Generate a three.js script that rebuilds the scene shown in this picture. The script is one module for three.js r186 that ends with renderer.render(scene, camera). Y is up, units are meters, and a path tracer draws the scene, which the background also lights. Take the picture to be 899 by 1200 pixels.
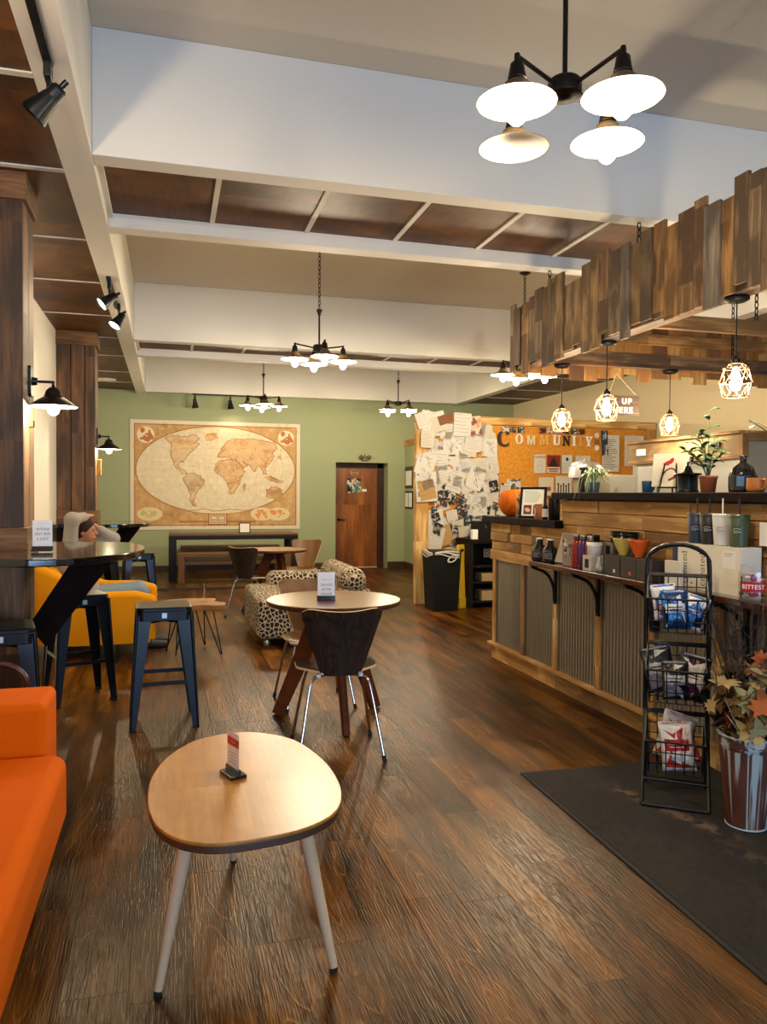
import * as THREE from 'three';
import { RoundedBoxGeometry } from 'three/addons/geometries/RoundedBoxGeometry.js';
import { TextGeometry } from 'three/addons/geometries/TextGeometry.js';
import { FontLoader } from 'three/addons/loaders/FontLoader.js';
import { mergeGeometries, mergeVertices, toCreasedNormals } from 'three/addons/utils/BufferGeometryUtils.js';
import { MarchingCubes } from 'three/addons/objects/MarchingCubes.js';
import { RectAreaLightUniformsLib } from 'three/addons/lights/RectAreaLightUniformsLib.js';

// ---------- camera, sky, daylight, exposure ----------
// The scene is laid out in metres: x to the right across the cafe, y up, d = depth into the cafe (z = -d).
const scene = new THREE.Scene();
const renderer = new THREE.WebGLRenderer();
renderer.toneMapping = THREE.LinearToneMapping;
renderer.toneMappingExposure = 0.57;
renderer.shadowMap.enabled = true;
RectAreaLightUniformsLib.init();
const camera = new THREE.PerspectiveCamera(66.83, 899 / 1200, 0.05, 200);
camera.position.set(0, 1.4, 0);
{
  const yaw = 15.487 * Math.PI / 180, pitch = -1.301 * Math.PI / 180, roll = 0.343 * Math.PI / 180;
  const f = new THREE.Vector3(Math.sin(yaw) * Math.cos(pitch), Math.sin(pitch), -Math.cos(yaw) * Math.cos(pitch));
  const r0 = new THREE.Vector3(Math.cos(yaw), 0, Math.sin(yaw)), u0 = new THREE.Vector3().crossVectors(r0, f);
  const r = r0.clone().multiplyScalar(Math.cos(roll)).addScaledVector(u0, Math.sin(roll));
  const u = u0.clone().multiplyScalar(Math.cos(roll)).addScaledVector(r0, -Math.sin(roll));
  camera.quaternion.setFromRotationMatrix(new THREE.Matrix4().makeBasis(r, u, f.clone().negate()));
}
scene.add(camera);
scene.background = new THREE.Color(0.42, 0.55, 0.8);
const LAMP = 5.2;                                     // candela of one chandelier bulb, in the scale of this exposure
const WINDOWS = [[-0.9, 0.85], [1.15, 2.9], [3.2, 4.95]];   // the shop windows in the front wall, behind the camera
const DAY = 22;
for (const [x0, x1] of WINDOWS) {
  const l = new THREE.RectAreaLight(0xa9cfff, DAY, x1 - x0, 1.8);
  l.position.set((x0 + x1) / 2, 1.2, 4.92); l.lookAt((x0 + x1) / 2, 1.2, -10);
  scene.add(l);
}

// ---------- random, noise ----------
let seedState = 7;
const rnd = () => { seedState = (seedState * 1664525 + 1013904223) >>> 0; return seedState / 4294967296; };
const rr = (a, b) => a + (b - a) * rnd();
const hash = (x, y, s) => { let h = (x * 374761393 + y * 668265263 + s * 1274126177) | 0; h = Math.imul(h ^ (h >>> 13), 1274126177); h ^= h >>> 16; return (h >>> 0) / 4294967296; };
const noise = (x, y, s = 0) => {
  const ix = Math.floor(x), iy = Math.floor(y), fx = x - ix, fy = y - iy, a = fx * fx * (3 - 2 * fx), b = fy * fy * (3 - 2 * fy);
  const p = hash(ix, iy, s), q = hash(ix + 1, iy, s), r = hash(ix, iy + 1, s), t = hash(ix + 1, iy + 1, s);
  return p + (q - p) * a + (r - p) * b + (p - q - r + t) * a * b;
};
const fbm = (x, y, s, o = 4) => { let v = 0, a = 0.5, n = 0; for (let i = 0; i < o; i++) { v += a * noise(x, y, s + i * 17); n += a; a *= 0.5; x *= 2.03; y *= 2.03; } return v / n; };
const clamp = (x, a = 0, b = 1) => Math.min(b, Math.max(a, x));
const sm = (a, b, x) => { const t = clamp((x - a) / (b - a)); return t * t * (3 - 2 * t); };
const hex = (h) => [(h >> 16) & 255, (h >> 8) & 255, h & 255];
const mix3 = (a, b, t) => [a[0] + (b[0] - a[0]) * t, a[1] + (b[1] - a[1]) * t, a[2] + (b[2] - a[2]) * t];

// ---------- textures ----------
function dataTex(w, h, fn, srgb = true) {             // fn(u, v, i, j) -> [r, g, b] in 0..255
  const d = new Uint8Array(w * h * 4);
  for (let j = 0; j < h; j++) for (let i = 0; i < w; i++) {
    const c = fn(i / w, j / h, i, j), o = (j * w + i) * 4;
    d[o] = clamp(c[0], 0, 255); d[o + 1] = clamp(c[1], 0, 255); d[o + 2] = clamp(c[2], 0, 255); d[o + 3] = 255;
  }
  const t = new THREE.DataTexture(d, w, h); t.magFilter = THREE.LinearFilter; t.wrapS = t.wrapT = THREE.RepeatWrapping;
  if (srgb) t.colorSpace = THREE.SRGBColorSpace;
  t.needsUpdate = true; return t;
}
function canvasTex(w, h, draw) {
  const c = document.createElement('canvas'); c.width = w; c.height = h;
  draw(c.getContext('2d'), w, h);
  const t = new THREE.CanvasTexture(c); t.colorSpace = THREE.SRGBColorSpace; return t;
}
// An atlas of eight boards side by side, grain along v. tones: per board [dark, light]; rings: how strong the figure is.
function boardAtlas(W, H, tones, { lines = 0, rings = 0.5, freq = 9, knots = 0, dirt = 0, len = 1.22, wid = 0.18, seed = 1, pores = 0.5 } = {}) {
  const bump = new Uint8Array(W * H * 4);
  const per = W / 8;
  const kn = [];
  for (let k = 0; k < 8; k++) { const a = []; for (let i = 0; i < knots; i++) if (hash(k, i, seed + 5) < 0.6) a.push([hash(k, i, seed + 1), hash(k, i, seed + 2), 0.06 + 0.07 * hash(k, i, seed + 3)]); kn.push(a); }
  const color = dataTex(W, H, (u, v, i, j) => {
    const k = Math.min(7, Math.floor(i / per)), x = (i / per - k) * wid, y = v * len, s = seed * 31 + k * 7;
    let wx = x + 0.02 * (noise(x * 8, y * 2.2, s + 3) - 0.5), knot = 0;
    for (const [kx, ky, kr] of kn[k]) {
      const dx = (x / wid - kx) * wid * 10, dy = (v - ky) * len * 5, r = Math.hypot(dx, dy) / (kr * 10);
      if (r < 3) { wx += 0.02 * Math.exp(-r * r) * Math.sign(dx || 1); knot = Math.max(knot, Math.exp(-r * r * 2.2)); }
    }
    const field = noise(wx * 11, y * 1.1, s) * freq + wx * 30 + 0.15 * noise(x * 60, y * 6, s + 9);
    const f = field - Math.floor(field), ring = Math.pow(Math.abs(2 * f - 1), 2.2);
    const fine = fbm(x * 420, y * 9, s + 11, 3), coarse = fbm(x * 22, y * 1.8, s + 13, 3), pore = sm(0.62, 0.8, noise(x * 900, y * 22, s + 15));
    let t = 0.5 + (coarse - 0.5) * 1.1 + (fine - 0.5) * 0.5 - (ring - 0.4) * rings * 0.6 - pore * 0.18 * pores - knot * 0.85;
    if (lines) t += lines * (Math.pow(Math.abs(2 * f - 1), 9) * sm(0.42, 0.6, coarse) - 0.12) - 0.35 * sm(0.55, 0.75, fbm(x * 9, y * 2.4, s + 41, 2));
    if (dirt) t -= dirt * sm(0.45, 0.75, fbm(x * 14, y * 5, s + 19, 3)) * 0.8;
    const o = (j * W + i) * 4, b = clamp(0.5 + lines * 0.5 * Math.pow(Math.abs(2 * f - 1), 9) + (fine - 0.5) * 0.6 - ring * rings * 0.45 - pore * 0.3 - knot * 0.2) * 255;
    bump[o] = bump[o + 1] = bump[o + 2] = b; bump[o + 3] = 255;
    return mix3(hex(tones[k][0]), hex(tones[k][1]), clamp(t));
  });
  const bt = new THREE.DataTexture(bump, W, H); bt.magFilter = THREE.LinearFilter; bt.wrapS = bt.wrapT = THREE.RepeatWrapping; bt.needsUpdate = true;
  return [color, bt];
}
const [floorMap, floorBump] = boardAtlas(1024, 1024, [[0x2e1f0f, 0x866638], [0x38260f, 0x8e6c3c], [0x2a1d0d, 0x765a32], [0x3e2b13, 0x967444], [0x321f0e, 0x846034], [0x2e200f, 0x7e6034], [0x3a2811, 0x92703e], [0x2c1e0e, 0x7a5c32]], { rings: 0.25, lines: 0.75, freq: 9, seed: 3, pores: 0.6 });
const [oldMap, oldBump] = boardAtlas(1024, 1024, [[0x4e3d2a, 0x9a8260], [0x5c482e, 0xb09064], [0x463b2e, 0x8e7d62], [0x66502f, 0xbf9c6c], [0x524230, 0xa08866], [0x4a3a28, 0x907656], [0x66502f, 0xb89464], [0x544a40, 0x978876]], { rings: 0.3, freq: 7, knots: 3, dirt: 0.5, seed: 11, len: 1.22, wid: 0.15 });
const [pineMap, pineBump] = boardAtlas(1024, 512, [[0x96703c, 0xdab682], [0xa47c46, 0xe6c694], [0x765632, 0xbe9a68], [0xac864e, 0xead0a0], [0x8a6838, 0xceaa76], [0x9c7844, 0xdcba88], [0x6c4e2e, 0xac8a5c], [0xa27a44, 0xe2c08e]], { rings: 0.3, freq: 6, knots: 4, dirt: 0.5, seed: 23, len: 0.8, wid: 0.14 });
const [darkMap, darkBump] = boardAtlas(1024, 512, [[0x3a2412, 0x85592f], [0x402814, 0x8e6236], [0x34200f, 0x74502c], [0x462d16, 0x986a3c], [0x3a2413, 0x825830], [0x30200f, 0x6e4a28], [0x472e16, 0x966636], [0x382312, 0x7e542e]], { rings: 0.3, freq: 5, knots: 3, dirt: 0.3, seed: 37, len: 1.22, wid: 0.2 });
const mottled = (c0, c1, s, fx, fy, n = 256) => dataTex(n, n, (u, v) => mix3(hex(c0), hex(c1), clamp(0.5 + (fbm(u * fx, v * fy, s, 4) - 0.5) * 2.2)));
const plyMap = dataTex(512, 512, (u, v) => { const a = fbm(u * 5, v * 3, 61, 4), g = fbm(u * 9, v * 90, 63, 3), w = fbm(u * 14 + a * 6, v * 7, 65, 3); return mix3(hex(0x361f0c), hex(0x704720), clamp(0.5 + (a - 0.5) * 1.2 + (g - 0.5) * 0.5 + (w - 0.5) * 0.7)); });
const mapleMap = dataTex(512, 512, (u, v) => { const a = fbm(u * 3, v * 2, 71, 4), g = fbm(u * 70, v * 5, 73, 3), w = noise(u * 5 + a * 2, v * 3, 75); const rg = Math.abs(2 * ((w * 7) % 1) - 1); return mix3(hex(0xa0743a), hex(0xd8b272), clamp(0.55 + (a - 0.5) * 1.0 + (g - 0.5) * 0.5 - Math.pow(rg, 3) * 0.14)); });
const walnutMap = dataTex(512, 512, (u, v) => { const a = fbm(u * 4, v * 1.5, 81, 4), g = fbm(u * 110, v * 4, 83, 3), w = noise(u * 6 + a, v * 1.6, 85); const rg = Math.abs(2 * ((w * 9) % 1) - 1); return mix3(hex(0x140e0a), hex(0x4a3727), clamp(0.45 + (a - 0.5) * 0.6 + (g - 0.5) * 0.9 - Math.pow(rg, 2.5) * 0.3)); });
const fabricBump = dataTex(128, 128, (u, v, i, j) => { const a = ((i + j) % 4 < 2 ? 40 : 0) + ((i * 3 + j * 5) % 7) * 8 + hash(i, j, 5) * 110; return [60 + a, 60 + a, 60 + a]; }, false);
const grainBump = dataTex(256, 256, (u, v, i, j) => { const a = fbm(u * 60, v * 60, 91, 3) * 255; return [a, a, a]; }, false);

// ---------- materials ----------
const std = (color, roughness = 0.7, o = {}) => new THREE.MeshStandardMaterial({ color, roughness, ...o });
const phys = (color, roughness = 0.5, o = {}) => new THREE.MeshPhysicalMaterial({ color, roughness, ...o });
const rep = (t, x, y) => { const c = t.clone(); c.repeat.set(x, y); c.needsUpdate = true; return c; };
const M = {
  floor: phys(0xecc88c, 0.32, { specularIntensity: 0.38, specularColor: new THREE.Color(0xffdca8), map: floorMap, bumpMap: floorBump, bumpScale: 0.0018 }),
  floorDark: phys(0xd2ac74, 0.34, { specularIntensity: 0.38, specularColor: new THREE.Color(0xffdca8), map: floorMap, bumpMap: floorBump, bumpScale: 0.0018 }),
  floorWarm: phys(0xf4cc8c, 0.32, { specularIntensity: 0.38, specularColor: new THREE.Color(0xffdca8), map: floorMap, bumpMap: floorBump, bumpScale: 0.0018 }),
  sub: std(0x1c120a, 0.9),
  old: std(0xffffff, 0.85, { map: oldMap, bumpMap: oldBump, bumpScale: 0.002 }),
  oldLight: std(0xffe9cc, 0.85, { map: oldMap, bumpMap: oldBump, bumpScale: 0.002 }),
  farPlank: std(0xc8b496, 0.8, { map: pineMap, bumpMap: pineBump, bumpScale: 0.003 }),
  pine: std(0xfff4d6, 0.8, { map: pineMap, bumpMap: pineBump, bumpScale: 0.003 }),
  dark: std(0xffffff, 0.6, { map: darkMap, bumpMap: darkBump, bumpScale: 0.0015 }),
  darker: phys(0x5a4a3e, 0.8, { specularIntensity: 0.3, map: darkMap, bumpMap: darkBump, bumpScale: 0.0015 }),
  ply: std(0xffffff, 0.55, { map: plyMap }),
  plyWarm: std(0xfff0d8, 0.5, { map: plyMap }),
  maple: phys(0xe8c880, 0.36, { map: mapleMap, clearcoat: 0.3, clearcoatRoughness: 0.25 }),
  mapleRough: std(0xcaa67c, 0.7, { bumpMap: grainBump, bumpScale: 0.0005 }),
  honey: phys(0xb08658, 0.28, { map: mapleMap, clearcoat: 0.5, clearcoatRoughness: 0.15 }),
  walnut: phys(0xffffff, 0.5, { specularIntensity: 0.5, map: walnutMap }),
  walnutBrown: std(0xa08a70, 0.42, { map: rep(mapleMap, 1, 1) }),
  plyEdge: std(0xc9a77c, 0.6),
  redwood: phys(0x74481f, 0.65, { specularIntensity: 0.4, map: rep(mapleMap, 1, 1) }),
  white: std(0xd8d5cc, 0.7, { bumpMap: grainBump, bumpScale: 0.0004 }),
  ceilPaint: std(0xcbc3b3, 0.85),
  leftWall: std(0xdcd6c8, 0.8),
  green: std(0x98a07a, 0.8, { bumpMap: grainBump, bumpScale: 0.0006 }),
  cream: std(0xd2c19a, 0.85),
  base: std(0x3a2618, 0.5),
  black: phys(0x0b0b0b, 0.5, { specularIntensity: 0.4 }),
  blackGloss: phys(0x08090b, 0.12, { clearcoat: 0.6, clearcoatRoughness: 0.05 }),
  blackMetal: std(0x14191c, 0.32, { metalness: 0.55 }),
  wire: std(0x0b0b0c, 0.4, { metalness: 0.4 }),
  stool: phys(0x080c0f, 0.28, { specularIntensity: 0.45, clearcoat: 0.12, clearcoatRoughness: 0.08 }),
  bronze: std(0x2a2520, 0.42, { metalness: 0.7 }),
  bronzeTan: std(0x6e5a40, 0.5, { metalness: 0.35 }),
  chrome: std(0xc9c9c9, 0.16, { metalness: 1 }),
  steel: std(0xa6a6a2, 0.35, { metalness: 0.9 }),
  galv: std(0x969084, 0.45, { metalness: 0.35 }),
  copper: std(0xb08058, 0.35, { metalness: 0.8 }),
  shadeWhite: std(0xf0ece2, 0.5, { side: THREE.DoubleSide }),
  bulb: new THREE.MeshStandardMaterial({ color: 0xffffff, emissive: 0xfff1dc, emissiveIntensity: 14, roughness: 0.4 }),
  bulbCool: new THREE.MeshStandardMaterial({ color: 0xffffff, emissive: 0xfff6ea, emissiveIntensity: 14, roughness: 0.4 }),
  bulbOff: std(0xe8e6e0, 0.3),
  spotLamp: new THREE.MeshStandardMaterial({ color: 0xffffff, emissive: 0xfff2de, emissiveIntensity: 20, roughness: 0.4 }),
  mustard: phys(0xd08a0c, 0.85, { specularIntensity: 0.3, bumpMap: rep(fabricBump, 6, 6), bumpScale: 0.0006, sheen: 0.5, sheenRoughness: 0.5, sheenColor: new THREE.Color(0xe0a030) }),
  orange: phys(0xd86000, 0.9, { specularIntensity: 0.25, bumpMap: rep(fabricBump, 8, 8), bumpScale: 0.0006, sheen: 0.15, sheenRoughness: 0.5, sheenColor: new THREE.Color(0xff8a20) }),
  cork: std(0xb87a22, 0.9, { map: mottled(0xb5731a, 0xc98a2c, 95, 60, 60) }),
  paper: std(0xe8e4da, 0.8),
  glass: phys(0xffffff, 0.03, { transmission: 1, thickness: 0, ior: 1.45 }),
  acrylic: phys(0xffffff, 0.05, { transmission: 1, thickness: 0, ior: 1.45 }),
  leaf: std(0x35502a, 0.5, { side: THREE.DoubleSide }),
  leafPale: std(0x8ea06a, 0.5, { side: THREE.DoubleSide }),
  rubber: std(0x161616, 0.8),
};
M.cork.color.set(0xffffff);

// ---------- geometry helpers (all geometries: position, normal, uv, non-indexed) ----------
const V = (x, y, z) => new THREE.Vector3(x, y, z);
const flat = (g) => { const h = g.index ? g.toNonIndexed() : g; for (const k of Object.keys(h.attributes)) if (!['position', 'normal', 'uv'].includes(k)) h.deleteAttribute(k); h.clearGroups(); h.morphAttributes = {}; if (!h.attributes.uv) h.setAttribute('uv', new THREE.BufferAttribute(new Float32Array(h.attributes.position.count * 2), 2)); if (!h.attributes.normal) h.computeVertexNormals(); return h; };
const join = (list) => { const a = list.map(flat); return a.length === 1 ? a[0] : mergeGeometries(a); };
const box = (x0, x1, y0, y1, z0, z1, r = 0) => { const w = Math.abs(x1 - x0), h = Math.abs(y1 - y0), d = Math.abs(z1 - z0); const g = r ? new RoundedBoxGeometry(w, h, d, 1, Math.min(r, w / 2.01, h / 2.01, d / 2.01)) : new THREE.BoxGeometry(w, h, d); g.translate((x0 + x1) / 2, (y0 + y1) / 2, (z0 + z1) / 2); return g; };
const bxd = (x0, x1, y0, y1, d0, d1, r = 0) => box(x0, x1, y0, y1, -d1, -d0, r);     // depth instead of z
// UV in metres along the grain axis, scaled; for materials whose texture covers `size` metres
function uvMetric(g, grain = 'x', size = 1, off = 0) {
  const p = g.attributes.position, n = g.attributes.normal, uv = g.attributes.uv, ax = { x: 0, y: 1, z: 2 }[grain], o = [0, 1, 2].filter((k) => k !== ax);
  for (let i = 0; i < p.count; i++) {
    const a = [p.getX(i), p.getY(i), p.getZ(i)], m = [Math.abs(n.getX(i)), Math.abs(n.getY(i)), Math.abs(n.getZ(i))];
    const across = m[o[0]] > m[o[1]] ? o[1] : o[0];
    const k = m[ax] > 0.8 ? [o[0], o[1]] : [across, ax];
    uv.setXY(i, a[k[0]] / size + off, a[k[1]] / size + off * 1.7);
  }
  return g;
}
// UV of one board of an eight-board atlas: grain axis along v, across axis into column k
function uvBoard(g, grain, across, k, len = 1.22, shift = 0) {
  g.computeBoundingBox();
  const p = g.attributes.position, n = g.attributes.normal, uv = g.attributes.uv, b = g.boundingBox, get = { x: (i) => p.getX(i), y: (i) => p.getY(i), z: (i) => p.getZ(i) }, gn = { x: (i) => n.getX(i), y: (i) => n.getY(i), z: (i) => n.getZ(i) };
  const third = ['x', 'y', 'z'].find((a) => a !== grain && a !== across), wa = b.max[across] - b.min[across] || 1;
  for (let i = 0; i < p.count; i++) {
    const side = Math.abs(gn[across](i)) > 0.7, end = Math.abs(gn[grain](i)) > 0.7;
    const t = side ? 0.1 + 0.6 * (get[third](i) - b.min[third]) / Math.max(0.05, b.max[third] - b.min[third]) : 0.05 + 0.9 * (get[across](i) - b.min[across]) / wa;
    uv.setXY(i, (k + clamp(t, 0.03, 0.97)) / 8, end ? shift + (get[third](i) - b.min[third]) / len : shift + (get[grain](i) - b.min[grain]) / len);
  }
  return g;
}
const cyl = (r0, r1, h, seg = 16, y = 0) => { const g = new THREE.CylinderGeometry(r1, r0, h, seg); g.translate(0, y + h / 2, 0); return g; };   // r0 bottom, r1 top
function bar(a, b, r0, r1 = r0, seg = 8) {
  const d = new THREE.Vector3().subVectors(b, a), g = new THREE.CylinderGeometry(r1, r0, d.length(), seg);
  g.applyQuaternion(new THREE.Quaternion().setFromUnitVectors(V(0, 1, 0), d.clone().normalize())); g.translate((a.x + b.x) / 2, (a.y + b.y) / 2, (a.z + b.z) / 2); return g;
}
// a board between two points, w wide (in the plane of side) and t thick, optionally tapering
function beam(a, b, w, t, side = V(1, 0, 0), w1 = w, t1 = t) {
  const d = new THREE.Vector3().subVectors(b, a), L = d.length(), y = d.normalize(), zz = new THREE.Vector3().crossVectors(side, y).normalize(), xx = new THREE.Vector3().crossVectors(y, zz);
  const g = new THREE.BoxGeometry(1, L, 1), p = g.attributes.position;
  for (let i = 0; i < p.count; i++) { const top = p.getY(i) > 0; p.setX(i, p.getX(i) * (top ? w1 : w)); p.setZ(i, p.getZ(i) * (top ? t1 : t)); }
  g.applyMatrix4(new THREE.Matrix4().makeBasis(xx, y, zz)); g.translate((a.x + b.x) / 2, (a.y + b.y) / 2, (a.z + b.z) / 2); g.computeVertexNormals(); return g;
}
const tube = (pts, r, n = 24, seg = 8, closed = false, tension = 0.5) => new THREE.TubeGeometry(new THREE.CatmullRomCurve3(pts, closed, 'catmullrom', tension), n, r, seg, closed);
function path(pts, r, seg = 6) { return join(pts.slice(1).map((p, i) => bar(pts[i], p, r, r, seg))); }
const lathe = (prof, seg = 24) => new THREE.LatheGeometry(prof.map(([r, y]) => new THREE.Vector2(r, y)), seg);
function extrude(pts, depth, bevel = 0, seg = 2, curve = 12) {
  const s = pts instanceof THREE.Shape ? pts : new THREE.Shape(pts.map(([x, y]) => new THREE.Vector2(x, y)));
  return new THREE.ExtrudeGeometry(s, { depth, bevelEnabled: bevel > 0, bevelSize: bevel, bevelThickness: bevel, bevelSegments: seg, curveSegments: curve });
}
const smoothShape = (pts) => { const c = new THREE.CatmullRomCurve3(pts.map(([x, y]) => V(x, y, 0)), true, 'centripetal'); return new THREE.Shape(c.getPoints(pts.length * 8).slice(0, -1).map((p) => new THREE.Vector2(p.x, p.y))); };
const rrect = (w, h, r) => { const s = new THREE.Shape(), x = w / 2, y = h / 2; s.moveTo(-x + r, -y); s.lineTo(x - r, -y); s.quadraticCurveTo(x, -y, x, -y + r); s.lineTo(x, y - r); s.quadraticCurveTo(x, y, x - r, y); s.lineTo(-x + r, y); s.quadraticCurveTo(-x, y, -x, y - r); s.lineTo(-x, -y + r); s.quadraticCurveTo(-x, -y, -x + r, -y); return s; };
// a solid sheet over a grid f(u, v) -> Vector3, `th` thick along its normal; returns [faces, rim]
function sheet(nu, nv, f, th) {
  const P = [], e = 1e-3;
  for (let j = 0; j <= nv; j++) for (let i = 0; i <= nu; i++) {
    const u = i / nu, v = j / nv, p = f(u, v), a = f(Math.min(1, u + e), v).sub(f(Math.max(0, u - e), v)), b = f(u, Math.min(1, v + e)).sub(f(u, Math.max(0, v - e)));
    P.push([p, a.cross(b).normalize(), u, v]);
  }
  const surf = (s) => { const pos = [], nor = [], uv = [], at = (k) => { const [p, n, u, v] = P[k]; pos.push(p.x + n.x * s * th / 2, p.y + n.y * s * th / 2, p.z + n.z * s * th / 2); nor.push(n.x * s, n.y * s, n.z * s); uv.push(u, v); };
    for (let j = 0; j < nv; j++) for (let i = 0; i < nu; i++) { const a = j * (nu + 1) + i, b = a + 1, c = a + nu + 1, d = c + 1; (s > 0 ? [a, b, c, b, d, c] : [a, c, b, b, c, d]).forEach(at); }
    const g = new THREE.BufferGeometry(); g.setAttribute('position', new THREE.Float32BufferAttribute(pos, 3)); g.setAttribute('normal', new THREE.Float32BufferAttribute(nor, 3)); g.setAttribute('uv', new THREE.Float32BufferAttribute(uv, 2)); return g; };
  const loop = []; for (let i = 0; i <= nu; i++) loop.push(i); for (let j = 1; j <= nv; j++) loop.push(j * (nu + 1) + nu); for (let i = nu - 1; i >= 0; i--) loop.push(nv * (nu + 1) + i); for (let j = nv - 1; j >= 0; j--) loop.push(j * (nu + 1));
  const pos = [], uv = [];
  for (let k = 0; k + 1 < loop.length; k++) { const q = (m, s) => { const [p, n] = P[loop[m]]; return [p.x + n.x * s * th / 2, p.y + n.y * s * th / 2, p.z + n.z * s * th / 2]; }; const a = q(k, -1), b = q(k + 1, -1), c = q(k, 1), d = q(k + 1, 1); pos.push(...a, ...b, ...c, ...b, ...d, ...c); for (let z = 0; z < 6; z++) uv.push(k / loop.length, z % 2); }
  const rim = new THREE.BufferGeometry(); rim.setAttribute('position', new THREE.Float32BufferAttribute(pos, 3)); rim.setAttribute('uv', new THREE.Float32BufferAttribute(uv, 2)); rim.computeVertexNormals();
  return [join([surf(1), surf(-1)]), rim];
}
const move = (g, x, y, z) => (g.translate(x, y, z), g);
const turnY = (g, a) => (g.rotateY(a), g);
function smooth(g, tol = 1e-4) { const h = g.clone(); h.deleteAttribute('normal'); if (h.attributes.uv) h.deleteAttribute('uv'); const m = mergeVertices(h, tol); m.computeVertexNormals(); return flat(m); }

// ---------- scene objects ----------
const taken = new Map();
const numbered = (n) => { const k = taken.get(n) ?? 0; taken.set(n, k + 1); return k ? n + '_' + String(k).padStart(3, '0') : n; };
function mesh(name, geo, mat, parent, label) {
  const m = new THREE.Mesh(Array.isArray(geo) ? join(geo) : flat(geo), mat); m.name = parent === scene ? numbered(name) : name; m.castShadow = m.receiveShadow = true;
  if (label) m.userData.label = label;
  parent.add(m); return m;
}
function tag(o, label, category, group) { o.userData.label = label; o.userData.category = category; if (group) o.userData.group = group; return o; }
function thing(name, label, category, [x, y, d] = [0, 0, 0], turn = 0, group) {
  const o = new THREE.Group(); o.name = numbered(name); o.position.set(x, y, -d); o.rotation.y = turn; scene.add(o); return tag(o, label, category, group);
}
function struct(name, label) { const o = new THREE.Group(); o.name = name; o.userData.kind = 'structure'; o.userData.label = label; scene.add(o); return o; }
function single(name, geo, mat, label, category, group) { return tag(mesh(name, geo, mat, scene), label, category, group); }
function copy(o, label, [x, y, d], turn = 0, group) { const c = o.clone(); c.name = numbered(o.name.replace(/_\d{3}$/, '')); c.userData = { ...o.userData }; c.position.set(x, y, -d); c.rotation.y = turn; scene.add(c); if (label) c.userData.label = label; if (group) c.userData.group = group; return c; }
function pointLamp(parent, x, y, z, color, cd, size = 1) { const l = new THREE.PointLight(color, cd, 0, 2); l.position.set(x, y, z); l.castShadow = true; l.shadow.radius = size; parent.add(l); return l; }

// ================= THE SETTING =================
const WALL_D = 14.1, BEAM_Y = 3.116, PANEL_Y = 3.205, SIDE_Y = 3.177, TOP_Y = 3.76, LX = -1.19, RX = 6.56, BL = [-0.54, -0.375], BR = [5.23, 5.39], FRONT_D = -5;

// floor: a slab with the planks in view laid on it one by one
{
  const floor = struct('floor', 'brown wood plank floor with brushed grain');
  mesh('floor_slab', [uvBoard(flat(bxd(LX - 0.1, RX + 0.1, -0.12, -0.008, FRONT_D - 0.1, WALL_D + 0.5)), 'z', 'x', 2)], M.sub, floor);
  const W = 0.18, L = 1.22, geos = [];
  for (let k = 0; k < 16; k++) { const g = flat(box(-W / 2 + 0.0001, W / 2 - 0.0001, -0.008, 0, -L / 2 + 0.0001, L / 2 - 0.0001, 0.0006)); uvBoard(g, 'z', 'x', k % 8, L); if (k > 7) { const uv = g.attributes.uv; for (let i = 0; i < uv.count; i++) uv.setY(i, 1 - uv.getY(i)); } geos.push(g); }
  const mats = [M.floor, M.floor, M.floorDark, M.floorWarm];
  const rest = { 0: [], 1: [] };
  let n = 0;
  for (let i = 0; i * W < RX - LX; i++) {
    const x = LX + W * (i + 0.5), off = ((i * 0.37 + (i % 3) * 0.21) % 1) * L;
    for (let d = FRONT_D - 1 + off; d < WALL_D + 0.9; d += L) {
      const mid = d, k = Math.floor(hash(i, Math.round(d * 10), 4) * 16), mat = mats[Math.floor(hash(i, Math.round(d * 10), 8) * 4)];
      const inView = x > -1.15 && x < 2.75 && mid > 0.9 && mid < 11.2 && x / mid < 0.62 && x / mid > -0.32;
      if (inView && n < 290) { n++; const m = mesh('plank', geos[k], mat, floor); m.position.set(x, 0, -mid); } else { const g = geos[k].clone(); g.translate(x, 0, -mid); rest[k % 2].push(g); }
    }
  }
  for (const k of [0, 1]) { const m = mesh('plank_field', rest[k], k ? M.floor : M.floorDark, floor); m.userData.kind = 'stuff'; }
  // a low step of the same boards along the map wall
  mesh('step_riser', bxd(LX, 2.2, 0, 0.03, 11.55, 11.6), M.base, floor, 'dark edge of the low step');
  for (let i = 0; i < 17; i++) { const x0 = LX + i * 0.2, g = flat(bxd(x0 + 0.0002, Math.min(2.2, x0 + 0.2) - 0.0002, 0, 0.032, 11.6, WALL_D - 0.016, 0.0006)); mesh('step_board', uvBoard(g, 'z', 'x', (i * 3) % 8, 1.22, i * 0.23), i % 2 ? M.floor : M.floorWarm, floor); }
}

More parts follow.
